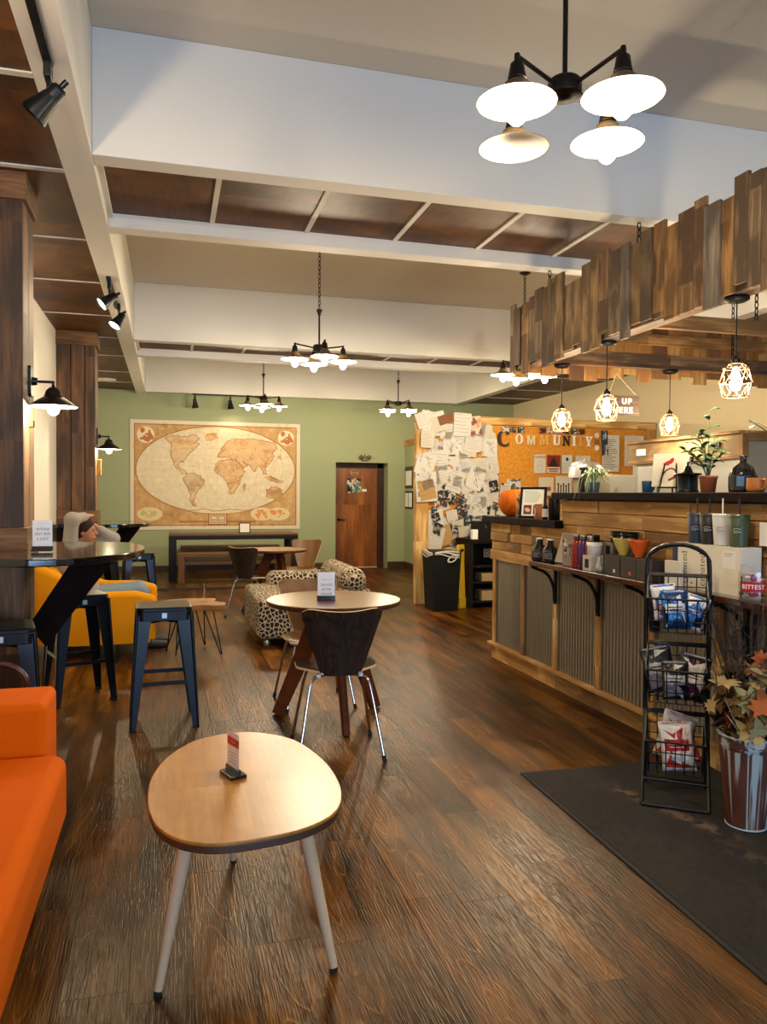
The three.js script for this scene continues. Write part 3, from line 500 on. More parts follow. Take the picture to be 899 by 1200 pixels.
// ================= SERVICE COUNTER =================
const CX = 2.69;
{
  const B = [CX, 0, 6.2], c = thing('service_counter', 'long service counter faced with corrugated metal and stacked rough planks', 'counter', B);
  const L = (x0, x1, y0, y1, d0, d1, r = 0.003) => box(x0 - B[0], x1 - B[0], y0, y1, B[2] - d1, B[2] - d0, r);
  const N = 1.6;
  mesh('body', [L(CX + 0.03, CX + 0.3, 0, 1.17, 4.95, 6.2, 0), L(CX + 0.03, CX + 0.3, 0, 1.37, N, 4.95, 0)], M.sub, c);
  for (let d = N, k = 0; d < 6.2; d += 1.15, k++) mesh('skirt_board', uvBoard(flat(L(CX + 0.005, CX + 0.035, 0, 0.118, d, Math.min(6.2, d + 1.148))), 'z', 'y', (k * 3) % 8, 0.8, k * 0.3), M.pine, c);
  mesh('sill', uvBoard(flat(L(CX - 0.03, CX + 0.04, 0.118, 0.138, N, 6.22)), 'z', 'x', 1, 0.8), M.pine, c, 'pale wooden sill above the skirt');
  const posts = [6.15, 5.59, 5.06, 4.48, 3.9, 3.32, 2.74, 2.16];
  posts.forEach((d, k) => mesh('post', uvBoard(flat(L(CX, CX + 0.04, 0.138, 0.85, d - 0.028, d + 0.028)), 'y', 'z', (k * 5 + 1) % 8, 0.8, k * 0.27), M.pine, c));
  for (let k = 0; k + 1 < posts.length; k++) {
    const d0 = posts[k + 1] + 0.028, d1 = posts[k] - 0.028, n = Math.round((d1 - d0) / 0.038), pts = [];
    const seg = n * 6, pos = [], nor = [], uv = [];
    const at = (i) => { const z = d0 + (d1 - d0) * i / seg, ph = i / 6 * 2 * Math.PI; return [CX + 0.02 - 0.007 * Math.cos(ph) - B[0], B[2] - z, -1, 0.007 * 2 * Math.PI / 0.038 * Math.sin(ph)]; };
    for (let i = 0; i < seg; i++) { const a = at(i), b = at(i + 1); const q = (p, y) => { pos.push(p[0], y, p[1]); const nn = V(-1, 0, p[3]).normalize(); nor.push(nn.x, nn.y, nn.z); uv.push(p[1], y); }; q(a, 0.138); q(a, 0.85); q(b, 0.85); q(a, 0.138); q(b, 0.85); q(b, 0.138); }
    const g = new THREE.BufferGeometry(); g.setAttribute('position', new THREE.Float32BufferAttribute(pos, 3)); g.setAttribute('normal', new THREE.Float32BufferAttribute(nor, 3)); g.setAttribute('uv', new THREE.Float32BufferAttribute(uv, 2));
    mesh('corrugated_panel', g, M.galv, c);
  }
  mesh('head_rail', uvBoard(flat(L(CX - 0.004, CX + 0.04, 0.85, 0.935, N, 6.22)), 'z', 'y', 5, 0.8), M.pine, c);
  // stacked planks
  seedState = 91;
  const rows = [0.937, 1.015, 1.09, 1.168];
  rows.slice(0, 3).forEach((y, r) => { for (let d = 4.96; d < 6.2;) { const w = Math.min(rr(0.16, 0.34), 6.2 - d), o = rr(-0.014, 0.008); mesh('plank', uvBoard(flat(L(CX + o, CX + 0.05, y + 0.001, rows[r + 1] - 0.001, d + 0.001, d + w - 0.001, 0.004)), 'z', 'y', Math.floor(rnd() * 8), 0.8, rnd()), M.pine, c); d += w; } });
  const rows2 = [0.937, 1.02, 1.11, 1.195, 1.285, 1.368];
  rows2.slice(0, 5).forEach((y, r) => { for (let d = N + rr(0, 0.1); d < 4.955;) { let w = rr(0.3, 0.85); if (d + w > 4.85) w = 4.955 - d; const o = rr(-0.014, 0.008); mesh('plank', uvBoard(flat(L(CX + o, CX + 0.05, y + 0.001, rows2[r + 1] - 0.001, d + 0.001, d + w - 0.001, 0.004)), 'z', 'y', Math.floor(rnd() * 8), 0.8, rnd()), M.pine, c); d += w; } });
  mesh('corner_board', uvBoard(flat(L(CX - 0.006, CX + 0.3, 1.222, 1.368, 4.956, 4.976)), 'y', 'x', 1, 0.8), M.pine, c);
  mesh('low_ledge', uvBoard(flat(L(CX - 0.06, CX + 0.34, 1.168, 1.22, 4.96, 6.28, 0.006)), 'z', 'x', 2, 1.22), M.darker, c, 'dark lower ledge');
  mesh('top_ledge', uvBoard(flat(L(CX - 0.06, CX + 0.36, 1.37, 1.42, N, 5.02, 0.006)), 'z', 'x', 5, 1.22), M.darker, c, 'dark upper ledge');
  mesh('shelf', uvBoard(flat(L(2.475, CX + 0.01, 0.9, 0.935, N + 0.2, 5.05, 0.006)), 'z', 'x', 3, 1.22), phys(0xb07a58, 0.25, { map: darkMap, clearcoat: 0.6, clearcoatRoughness: 0.12 }), c, 'glossy dark brown merchandise shelf');
  for (const d of [5.04, 4.46, 3.86, 3.12, 2.4]) {
    const z = B[2] - d, x = (v) => v - B[0];
    mesh('bracket', [box(x(2.672), x(2.69), 0.62, 0.9, z - 0.014, z + 0.014), box(x(2.49), x(2.69), 0.885, 0.9, z - 0.014, z + 0.014), tube([V(x(2.676), 0.64, z), V(x(2.665), 0.75, z), V(x(2.61), 0.84, z), V(x(2.5), 0.888, z)], 0.011, 20, 6)], M.wire, c, 'black curved shelf bracket');
  }
}

// generic little things, built at their base
const canText = (w, h, bg, draw) => canvasTex(w, h, (c, a, b) => { c.fillStyle = bg; c.fillRect(0, 0, a, b); draw(c, a, b); });
const carton = (name, [x, y, d], [w, h, dp], mat, label, category, turn = 0, group, face) => {
  const t = thing(name, label, category, [x, y, d], turn, group);
  mesh('body', box(-w / 2, w / 2, 0, h, -dp / 2, dp / 2, 0.002), mat, t);
  if (face) { const p = new THREE.PlaneGeometry(face.w, face.h); p.rotateY(-Math.PI / 2); p.translate(-w / 2 - 0.001, face.y, face.z ?? 0); mesh(face.name ?? 'printed_face', p, face.mat, t, face.label); }
  return t;
};
const LEDGE = 1.22, TOPL = 1.42, SHELF = 0.935;

// on the low ledge
{
  const p = thing('pumpkin', 'round orange pumpkin on the end of the counter ledge', 'pumpkin', [2.79, LEDGE, 6.02]);
  const g = new THREE.SphereGeometry(0.112, 48, 24), a = g.attributes.position;
  for (let i = 0; i < a.count; i++) { const x = a.getX(i), y = a.getY(i), z = a.getZ(i), th = Math.atan2(z, x), rad = Math.hypot(x, z) / 0.112, k = 1 - 0.06 * rad * Math.pow(Math.abs(Math.cos(th * 5)), 4), dip = y > 0 ? 0.03 * Math.exp(-rad * rad * 8) : 0; a.setXYZ(i, x * k, (y - dip) * 1.12 + 0.122, z * k); }
  mesh('flesh', smooth(g), phys(0xb85a00, 0.7, { specularIntensity: 0.4 }), p);
  mesh('stem', tube([V(0, 0.21, 0), V(0.004, 0.25, 0), V(0.02, 0.275, 0.01)], 0.013, 8, 7), std(0x3c3a22, 0.8), p, 'dark green stem');
  const v = thing('glass_vase', 'small glass vase of green sprigs beside the pumpkin', 'vase', [2.74, LEDGE, 5.74]);
  mesh('glass_body', lathe([[0.001, 0], [0.035, 0], [0.04, 0.01], [0.042, 0.13], [0.039, 0.13], [0.037, 0.012], [0.001, 0.01]], 20), M.glass, v);
  const s = []; seedState = 5; for (let i = 0; i < 16; i++) { const an = rr(0, 6.28), r = rr(0.02, 0.07); s.push(tube([V(0, 0.03, 0), V(r * 0.4 * Math.cos(an), 0.12, r * 0.4 * Math.sin(an)), V(r * Math.cos(an), rr(0.15, 0.22), r * Math.sin(an))], 0.004, 5, 4)); }
  mesh('sprigs', s, M.leafPale, v);
  const f = thing('framed_menu', 'black tilted frame with a printed menu and two photos', 'frame', [2.735, LEDGE, 5.53], -0.75);
  const g2 = (q) => q.rotateX(-0.22);
  mesh('frame_border', g2(join([box(-0.105, 0.105, 0, 0.018, -0.008, 0.008), box(-0.105, 0.105, 0.232, 0.25, -0.008, 0.008), box(-0.105, -0.087, 0.018, 0.232, -0.008, 0.008), box(0.087, 0.105, 0.018, 0.232, -0.008, 0.008), bar(V(0, 0.2, -0.008), V(0, 0.03, -0.09), 0.006)])), M.black, f);
  const tx = canvasTex(128, 156, (c, w, h) => { c.fillStyle = '#dfe2d6'; c.fillRect(0, 0, w, h); c.fillStyle = '#7b8076'; for (let i = 0; i < 7; i++) c.fillRect(14, 12 + i * 10, 60 + hash(i, 1, 2) * 40, 3); c.fillStyle = '#5c2f1e'; c.fillRect(12, 92, 46, 54); c.fillRect(68, 92, 46, 54); c.fillStyle = '#d7b08a'; c.beginPath(); c.ellipse(35, 120, 16, 12, 0.4, 0, 7); c.ellipse(91, 120, 15, 13, -0.4, 0, 7); c.fill(); });
  mesh('print', g2(new THREE.PlaneGeometry(0.176, 0.216).translate(0, 0.125, 0.002)), std(0xffffff, 0.5, { map: tx }), f, 'menu print with two small photos');
  carton('tea_box', [2.69, LEDGE, 5.33], [0.05, 0.115, 0.06], std(0x8a4a22, 0.6), 'brown tea carton beside the black frame', 'box', -0.3, undefined, { w: 0.045, h: 0.05, y: 0.06, mat: std(0xd8b48a, 0.6), name: 'label' });
  const tin = thing('slim_bottle', 'slim dark bottle with a white label on the ledge', 'bottle', [2.69, LEDGE, 5.22]);
  mesh('bottle_body', lathe([[0.001, 0], [0.02, 0], [0.021, 0.09], [0.012, 0.11], [0.012, 0.13], [0.001, 0.13]], 16), M.black, tin); mesh('label', move(lathe([[0.0215, 0.02], [0.0215, 0.08]], 16), 0, 0, 0), M.paper, tin);
  const mug = thing('travel_mug', 'tall black metal mug at the step of the counter', 'mug', [2.7, LEDGE, 5.1]);
  mesh('cup', lathe([[0.001, 0], [0.04, 0], [0.043, 0.14], [0.046, 0.165], [0.042, 0.165], [0.038, 0.02], [0.001, 0.02]], 24), M.stool, mug); mesh('handle', tube([V(0.04, 0.13, -0.0), V(0.075, 0.12, 0), V(0.075, 0.05, 0), V(0.04, 0.035, 0)], 0.006, 14, 6), M.stool, mug);
}
// on the top ledge
{
  const b = thing('coffee_dispenser', 'small dark dispenser with a silver side at the end of the top ledge', 'dispenser', [2.82, TOPL, 4.9]);
  mesh('body', [cyl(0.035, 0.03, 0.11, 18), move(cyl(0.022, 0.018, 0.05, 14), 0, 0.11, 0), move(box(-0.025, 0.025, 0, 0.02, -0.02, 0.02, 0.004), 0, 0.16, 0)], M.black, b); mesh('jug', move(lathe([[0.001, 0], [0.03, 0], [0.036, 0.06], [0.026, 0.1], [0.03, 0.11], [0.027, 0.11], [0.001, 0.02]], 18), 0.0, 0, 0.085), M.steel, b, 'steel jug');
  carton('beige_canister_box', [2.98, TOPL, 4.76], [0.2, 0.12, 0.22], std(0xa8a08a, 0.6), 'beige box behind the trailing spider plant', 'box');
  const s = thing('spider_plant', 'trailing spider plant with pale striped leaves hanging over the ledge', 'plant', [2.72, TOPL, 4.6]);
  mesh('pot', lathe([[0.001, 0], [0.035, 0], [0.045, 0.07], [0.041, 0.07], [0.001, 0.06]], 18), std(0x3a4a52, 0.5), s);
  seedState = 33;
  for (let i = 0; i < 46; i++) {
    const a = rr(0, 6.28), r = rr(0.09, 0.16), dn = Math.cos(a) < -0.45 ? rr(-0.14, 0.02) : rr(0.02, 0.1), pts = [V(0, 0.06, 0), V(0.5 * r * Math.cos(a), rr(0.12, 0.17), 0.5 * r * Math.sin(a)), V(r * Math.cos(a), dn + 0.03, r * Math.sin(a))], cu = new THREE.CatmullRomCurve3(pts);
    const [g] = sheet(2, 8, (u, v) => { const p = cu.getPoint(v), w = 0.009 * Math.sin(Math.PI * Math.min(1, v * 0.9 + 0.12)); return V(p.x - Math.sin(a) * (u - 0.5) * w, p.y, p.z + Math.cos(a) * (u - 0.5) * w); }, 0.0008);
    mesh('leaf', g, i % 3 ? M.leafPale : M.leaf, s);
  }
  carton('white_box', [2.9, TOPL, 4.25], [0.02, 0.16, 0.2], std(0xc9c8c2, 0.6), 'plain white board standing behind the blue cup', 'box');
  const cup = thing('blue_cup', 'small blue handled cup below the card with red flowers', 'cup', [2.78, TOPL, 4.08]);
  mesh('cup_body', lathe([[0.001, 0], [0.03, 0], [0.036, 0.07], [0.032, 0.07], [0.027, 0.01], [0.001, 0.01]], 20), std(0x234a6b, 0.4), cup); mesh('handle', tube([V(0, 0.06, 0.034), V(0, 0.06, 0.065), V(0, 0.02, 0.06), V(0, 0.012, 0.03)], 0.006, 14, 6), std(0x234a6b, 0.4), cup);
  const art = thing('art_card', 'cream card with red brush-painted flowers on a small black easel', 'card', [2.82, TOPL, 3.93], -0.85);
  const tx = canvasTex(160, 160, (c, w, h) => { c.fillStyle = '#cfc6b0'; c.fillRect(0, 0, w, h); c.strokeStyle = '#6e1a1a'; c.fillStyle = '#a3201c'; c.lineCap = 'round'; c.lineWidth = 7; c.beginPath(); c.moveTo(40, 135); c.quadraticCurveTo(48, 80, 82, 72); c.quadraticCurveTo(118, 78, 100, 112); c.stroke(); c.lineWidth = 10; c.beginPath(); c.moveTo(78, 128); c.lineTo(122, 104); c.stroke(); c.beginPath(); c.ellipse(70, 44, 20, 9, -0.4, 0, 7); c.ellipse(84, 36, 9, 16, 0.5, 0, 7); c.ellipse(60, 52, 14, 6, 0.2, 0, 7); c.fill(); });
  mesh('panel', box(-0.1, 0.1, 0.035, 0.235, -0.004, 0.004).rotateX(-0.22), std(0xcfc6b0, 0.8), art); mesh('painting', new THREE.PlaneGeometry(0.2, 0.2).translate(0, 0.135, 0.0055).rotateX(-0.22), std(0xffffff, 0.8, { map: tx }), art, 'red brush-painted flowers');
  mesh('easel', [bar(V(-0.05, 0, 0.04), V(-0.03, 0.2, -0.05), 0.005), bar(V(0.05, 0, 0.04), V(0.03, 0.2, -0.05), 0.005), bar(V(0, 0, -0.09), V(0, 0.2, -0.05), 0.005), box(-0.06, 0.06, 0.025, 0.035, 0, 0.03)], M.black, art);
  const gr = thing('coffee_grinder', 'old black hand-crank coffee grinder on the top ledge', 'grinder', [2.82, TOPL, 3.76]);
  mesh('drum', [lathe([[0.001, 0], [0.06, 0], [0.062, 0.01], [0.055, 0.015], [0.055, 0.095], [0.075, 0.1], [0.075, 0.108], [0.03, 0.112], [0.022, 0.13], [0.014, 0.15], [0.001, 0.15]], 24)], M.blackMetal, gr);
  mesh('crank', [bar(V(0, 0.14, 0), V(0, 0.175, 0), 0.006), bar(V(0, 0.172, 0), V(-0.02, 0.175, 0.06), 0.005), bar(V(-0.02, 0.17, 0.06), V(-0.02, 0.2, 0.06), 0.007, 0.011)], M.blackMetal, gr);
  const tp = thing('potted_plant', 'leafy dark green plant in a terracotta pot on the top ledge', 'plant', [2.79, TOPL, 3.55]);
  mesh('pot', lathe([[0.001, 0], [0.036, 0], [0.046, 0.075], [0.05, 0.078], [0.05, 0.09], [0.045, 0.09], [0.001, 0.075]], 20), std(0x7d3f1c, 0.7), tp, 'terracotta pot');
  seedState = 77;
  const st = [];
  for (let i = 0; i < 9; i++) {
    const a = rr(0, 6.28), r = i === 0 ? 0.02 : rr(0.05, 0.15), h = i === 0 ? 0.36 : rr(0.12, 0.24), e = V(r * Math.cos(a), 0.08 + h, r * Math.sin(a) * 1.2 - 0.02), cu = new THREE.CatmullRomCurve3([V(0, 0.07, 0), V(e.x * 0.4, 0.08 + h * 0.6, e.z * 0.4), e]);
    st.push(new THREE.TubeGeometry(cu, 8, 0.003, 5));
    for (let k = 2; k <= 6; k++) { const p = cu.getPoint(k / 6), an = a + (k % 2 ? 1.2 : -1.2) + rr(-0.4, 0.4), l = rr(0.045, 0.075); const [g] = sheet(4, 6, (u, v) => { const w = 0.032 * Math.sin(Math.PI * Math.pow(v, 0.8)) * (u - 0.5), s = v * l; return V(p.x + Math.cos(an) * s - Math.sin(an) * w, p.y + 0.02 * Math.sin(v * 2.5) - Math.abs(u - 0.5) * 0.01, p.z + Math.sin(an) * s + Math.cos(an) * w); }, 0.0008); mesh('leaf', g, M.leaf, tp); }
  }
  mesh('stem', st, M.leaf, tp);
  const bb = thing('glass_jug', 'large dark glass jug with a blue label beside the leafy plant', 'bottle', [2.86, TOPL, 3.37]);
  mesh('jug_body', lathe([[0.001, 0], [0.065, 0], [0.07, 0.01], [0.07, 0.09], [0.05, 0.13], [0.018, 0.155], [0.016, 0.18], [0.02, 0.183], [0.02, 0.19], [0.001, 0.19]], 28), M.blackGloss, bb); mesh('label', (() => { const g = lathe([[0.0708, 0.03], [0.0708, 0.085]], 28); return g; })(), std(0x14161a, 0.5), bb); mesh('blue_strip', (() => { const g = new THREE.CylinderGeometry(0.0713, 0.0713, 0.05, 6, 1, true, Math.PI * 1.64, 0.5); return move(g, 0, 0.058, 0); })(), std(0x4c7fae, 0.5), bb, 'blue label');
  const om = thing('orange_mug', 'small orange ceramic mug beside the dark jug', 'mug', [2.79, TOPL, 3.2]);
  mesh('cup_body', lathe([[0.001, 0], [0.036, 0], [0.043, 0.02], [0.041, 0.072], [0.037, 0.072], [0.036, 0.01], [0.001, 0.01]], 22), std(0xb0661c, 0.4), om); mesh('handle', tube([V(0, 0.06, 0.04), V(0, 0.062, 0.065), V(0, 0.025, 0.065), V(0, 0.015, 0.04)], 0.006, 14, 6), std(0xb0661c, 0.4), om);
  // behind the counter: espresso hood, steel back machine, dome
  const hood = thing('espresso_hood', 'long wooden hood box behind the counter with a small white tag', 'hood', [4.2, 0, 4.98]);
  const hb = (x0, x1, y0, y1, d0, d1) => box(x0 - 4.2, x1 - 4.2, y0, y1, 4.98 - d1, 4.98 - d0, 0.004);
  mesh('wood_front', uvBoard(flat(hb(4.2, 4.23, 1.7, 1.88, 5.0, 6.45)), 'z', 'y', 3, 1.22), M.old, hood);
  mesh('wood_trim', [uvBoard(flat(hb(4.17, 4.25, 1.88, 1.905, 4.96, 6.5)), 'z', 'x', 1, 1.22), uvBoard(flat(hb(4.185, 4.2, 1.69, 1.72, 4.98, 6.47)), 'z', 'y', 1, 1.22), uvBoard(flat(hb(4.19, 4.25, 1.69, 1.88, 4.95, 5.0)), 'y', 'z', 3, 1.22)], M.oldLight, hood);
  mesh('steel_casing', [hb(4.23, 4.95, 0.95, 1.87, 5.0, 6.45)], M.steel, hood, 'steel casing');
  mesh('wood_end', uvBoard(flat(hb(4.25, 4.95, 1.83, 1.905, 4.96, 4.98)), 'x', 'y', 3, 1.22), M.oldLight, hood);
  mesh('tag', hb(4.192, 4.199, 1.77, 1.83, 6.2, 6.34), M.paper, hood, 'small white tag');
  mesh('indicator', [hb(4.185, 4.199, 1.79, 1.83, 5.2, 5.3)], M.black, hood); mesh('switch_light', [hb(4.18, 4.186, 1.8, 1.82, 5.26, 5.28)], std(0xa01818, 0.4), hood, 'red switch');
  const bc = thing('back_counter', 'plain back counter behind the service counter', 'counter', [3.9, 0, 4.5]); mesh('cabinet', box(-0.05, 1.3, 0, 0.9, -2.0, 2.2, 0.004), std(0x4a3a2a, 0.7), bc); mesh('worktop', box(-0.08, 1.33, 0.9, 0.94, -2.02, 2.22, 0.004), std(0x8a8378, 0.4), bc);
  const dm = thing('cake_dome', 'steel domed lid standing behind the dark dispenser', 'dome', [3.3, 1.5, 5.7]);
  mesh('dome_lid', lathe([[0.001, 0.2], [0.012, 0.2], [0.014, 0.185], [0.1, 0.17], [0.135, 0.13], [0.14, 0.05], [0.145, 0.045], [0.14, 0.045], [0.001, 0.04]], 28), M.steel, dm); mesh('stand', lathe([[0.001, -0.6], [0.1, -0.6], [0.1, 0.04], [0.15, 0.045], [0.001, 0.046]], 24), std(0x8d8571, 0.5), dm);
  const ft = thing('floor_cabinet', 'low cabinet carrying the domed lid behind the counter', 'cabinet', [3.35, 0, 5.7]); mesh('cabinet', box(-0.25, 0.25, 0, 0.9, -0.3, 0.3, 0.004), std(0x4a3a2a, 0.7), ft);
}
// on the merchandise shelf
{
  const gl = (p, label) => { const t = thing('growler', label, 'bottle', p, 0, 'black glass growlers on the shelf'); mesh('bottle_body', lathe([[0.001, 0], [0.05, 0], [0.056, 0.008], [0.056, 0.075], [0.045, 0.1], [0.026, 0.115], [0.024, 0.15], [0.001, 0.15]], 24), M.blackGloss, t); mesh('cap', move(lathe([[0.001, 0.163], [0.02, 0.163], [0.022, 0.158], [0.022, 0.15], [0.001, 0.15]], 18), 0, 0, 0), M.paper, t, 'white cap');
    const tx = canvasTex(128, 64, (c, w, h) => { c.fillStyle = '#0a0a0b'; c.fillRect(0, 0, w, h); c.strokeStyle = '#a9a49a'; c.lineWidth = 3; c.strokeRect(16, 8, 96, 46); for (let i = 0; i < 4; i++) { c.fillStyle = '#a9a49a'; c.fillRect(26 + i * 4, 16 + i * 9, 70 - i * 9, 3); } });
    mesh('label', (() => { const g = new THREE.CylinderGeometry(0.0566, 0.0566, 0.045, 10, 1, true, Math.PI * 1.48, 1.5); return move(g, 0, 0.045, 0); })(), std(0xffffff, 0.4, { map: tx }), t, 'label with thin white print'); };
  gl([2.55, SHELF, 5.03], 'black glass growler with a white cap, the one nearer the rough planks'); gl([2.56, SHELF, 4.89], 'black glass growler at the shelf edge by the leaning booklet');
  const bk = thing('booklet', 'pale leaning booklet beside the growlers', 'booklet', [2.56, SHELF, 4.74], 0.25); mesh('cover', box(-0.012, 0.012, 0, 0.21, -0.07, 0.07, 0.002).rotateZ(-0.35).translate(0.02, 0.005, 0), std(0xb8ad9c, 0.7), bk);
  const bt = canvasTex(128, 192, (c, w, h) => { c.fillStyle = '#8d8379'; c.fillRect(0, 0, w, h); for (let i = 0; i < 40; i++) { c.fillStyle = ['#d8cfc4', '#5a4238', '#a98a6a', '#2f2724', '#c9a58a'][i % 5]; c.beginPath(); c.ellipse(hash(i, 1, 7) * w, 30 + hash(i, 2, 7) * 110, 4 + hash(i, 3, 7) * 12, 4 + hash(i, 4, 7) * 10, 0, 0, 7); c.fill(); } });
  const pk = thing('picture_book', 'upright packet printed with a crowd photo beside the red bottles', 'book', [2.56, SHELF, 4.6], 0.35); mesh('cover', box(-0.01, 0.01, 0, 0.21, -0.065, 0.065, 0.002), std(0x6e665e, 0.6), pk); mesh('print', new THREE.PlaneGeometry(0.125, 0.2).rotateY(-Math.PI / 2).translate(-0.0112, 0.105, 0), std(0xffffff, 0.5, { map: bt }), pk, 'crowd photo print');
  const cols = [[0x8e2410, 'dark red'], [0xb5400f, 'orange-red'], [0x4a1c5e, 'purple'], [0x2d1440, 'deep violet'], [0x7a1414, 'crimson']];
  cols.forEach(([col, nm], i) => { const t = thing('sports_bottle', nm + ' metal sports bottle on the merchandise shelf', 'bottle', [2.545 + (i % 2) * 0.075, SHELF, 4.5 - Math.floor(i / 2) * 0.085 - (i % 2) * 0.03]); mesh('bottle_body', lathe([[0.001, 0], [0.03, 0], [0.033, 0.006], [0.033, 0.15], [0.024, 0.175], [0.02, 0.18], [0.001, 0.18]], 20), phys(col, 0.25, { metalness: 0.4, clearcoat: 0.5 }), t); mesh('cap', lathe([[0.001, 0.215], [0.018, 0.215], [0.021, 0.21], [0.021, 0.18], [0.001, 0.18]], 16), i % 2 ? M.black : M.steel, t); });
  carton('candle_carton', [2.54, SHELF, 4.29], [0.085, 0.095, 0.1], std(0xb9b4a8, 0.7), 'white and black carton under the white tub', 'box', 0, 'pale cartons on the shelf', { w: 0.045, h: 0.055, y: 0.045, mat: M.black, name: 'window', label: 'dark window of the carton' });
  const wt = thing('white_tub', 'white lidded tub standing on a carton', 'tub', [2.545, SHELF + 0.095, 4.28]); mesh('tub_body', lathe([[0.001, 0], [0.043, 0], [0.044, 0.06], [0.046, 0.06], [0.046, 0.078], [0.001, 0.078]], 24), std(0xcfccc4, 0.5), wt); mesh('lid', lathe([[0.047, 0.058], [0.0475, 0.079], [0.001, 0.081]], 24), std(0xdad7cf, 0.5), wt);
  const gj = thing('glass_figurine', 'small clear glass bottle in front of the dark cartons', 'bottle', [2.515, SHELF, 4.17]); mesh('bottle_body', lathe([[0.001, 0], [0.022, 0], [0.027, 0.02], [0.022, 0.05], [0.012, 0.062], [0.014, 0.085], [0.006, 0.1], [0.001, 0.1]], 18), phys(0x9a9890, 0.15, { metalness: 0.3 }), gj);
  carton('tall_carton', [2.63, SHELF, 4.2], [0.08, 0.18, 0.1], std(0x6f6a62, 0.7), 'tall grey carton with a dark window at the back of the shelf', 'box', 0, undefined, { w: 0.05, h: 0.06, y: 0.13, mat: M.black, name: 'window' });
  for (const [d, l] of [[4.16, 'dark round tin on the tall grey carton, the one toward the bottles'], [4.05, 'dark round tin on the cartons, the one toward the yellow dripper']]) { const t = thing('candle_tin', l, 'tin', [2.64, SHELF + 0.18, d], 0, 'dark candle tins'); mesh('tin_body', lathe([[0.001, 0], [0.05, 0], [0.051, 0.05], [0.001, 0.05]], 24), M.blackMetal, t); mesh('lid', lathe([[0.052, 0.05], [0.052, 0.07], [0.001, 0.071]], 24), M.stool, t); }
  carton('tall_carton', [2.64, SHELF, 4.06], [0.07, 0.18, 0.1], std(0x5d5850, 0.7), 'tall grey-brown carton under a dark tin', 'box');
  const gb = std(0x2c2824, 0.6);
  for (const [d, c2, l] of [[4.03, 0xd6c9a0, 'dark grey carton with a cream square, under the yellow dripper'], [3.87, 0xc24a2a, 'dark grey carton with a small red square, under the orange dripper'], [3.715, 0x2c2824, 'plain dark grey carton beside the wire rack']]) carton('dripper_carton', [2.575, SHELF, d], [0.12, 0.115, 0.15], gb, l, 'box', 0, 'dark grey dripper cartons', { w: 0.022, h: 0.02, y: 0.025, z: 0.02, mat: std(c2, 0.6), name: 'sticker' });
  for (const [d, c2, l] of [[4.02, 0xc8b457, 'pale yellow ribbed cone dripper on a dark carton'], [3.86, 0xd65a12, 'orange ribbed cone dripper on a dark carton']]) { const t = thing('cone_dripper', l, 'dripper', [2.58, SHELF + 0.115, d], 0, 'ribbed cone drippers'); const g = lathe([[0.014, 0], [0.02, 0.0], [0.056, 0.085], [0.056, 0.095], [0.05, 0.095], [0.016, 0.01]], 40), a = g.attributes.position; for (let i = 0; i < a.count; i++) { const th = Math.atan2(a.getZ(i), a.getX(i)), k = 1 + 0.035 * Math.cos(th * 20); a.setX(i, a.getX(i) * k); a.setZ(i, a.getZ(i) * k); } mesh('cone', smooth(g, 1e-5), std(c2, 0.5), t); mesh('collar', lathe([[0.057, 0.09], [0.061, 0.094], [0.061, 0.1], [0.055, 0.1]], 30), std(c2, 0.5), t); }
  const bx = thing('printed_carton', 'long cream carton with sideways lettering under the tumblers', 'box', [2.615, SHELF, 3.27]);
  mesh('body', box(-0.06, 0.06, 0, 0.225, -0.25, 0.25, 0.003), std(0xdcd4c0, 0.8), bx);
  const ct = canvasTex(512, 256, (c, w, h) => { c.fillStyle = '#dcd4c0'; c.fillRect(0, 0, w, h); c.fillStyle = '#26344a'; c.fillRect(0, 0, 46, 110); c.fillStyle = '#3a362e'; c.font = '54px serif'; c.save(); c.translate(262, 236); c.rotate(-Math.PI / 2); c.fillText('created', 0, 0); c.restore(); c.save(); c.translate(120, 236); c.rotate(-Math.PI / 2); c.fillText('created', 0, 0); c.restore(); c.fillStyle = '#e6e3da'; c.fillRect(392, 20, 90, 96); c.fillStyle = '#9a9a98'; c.fillRect(402, 34, 60, 5); c.fillRect(402, 46, 50, 4); c.fillStyle = '#3a362e'; c.beginPath(); c.arc(160, 226, 6, 0, 7); c.fill(); });
  mesh('print', new THREE.PlaneGeometry(0.5, 0.225).rotateY(-Math.PI / 2).translate(-0.0612, 0.1125, 0), std(0xffffff, 0.8, { map: ct }), bx, 'sideways lettering and a white address label');
  carton('white_pad', [2.52, SHELF, 3.46], [0.02, 0.13, 0.13], std(0xcfcabd, 0.8), 'small white pad leaning on the cream carton', 'pad');
  const tum = [[3.4, 0x1d2c40, 'navy blue', 0x14161a], [3.305, 0x121315, 'black', 0x14161a], [3.21, 0xc6c3bb, 'white', 0xd8d5cc], [3.095, 0x39462a, 'olive green', 0x14161a]];
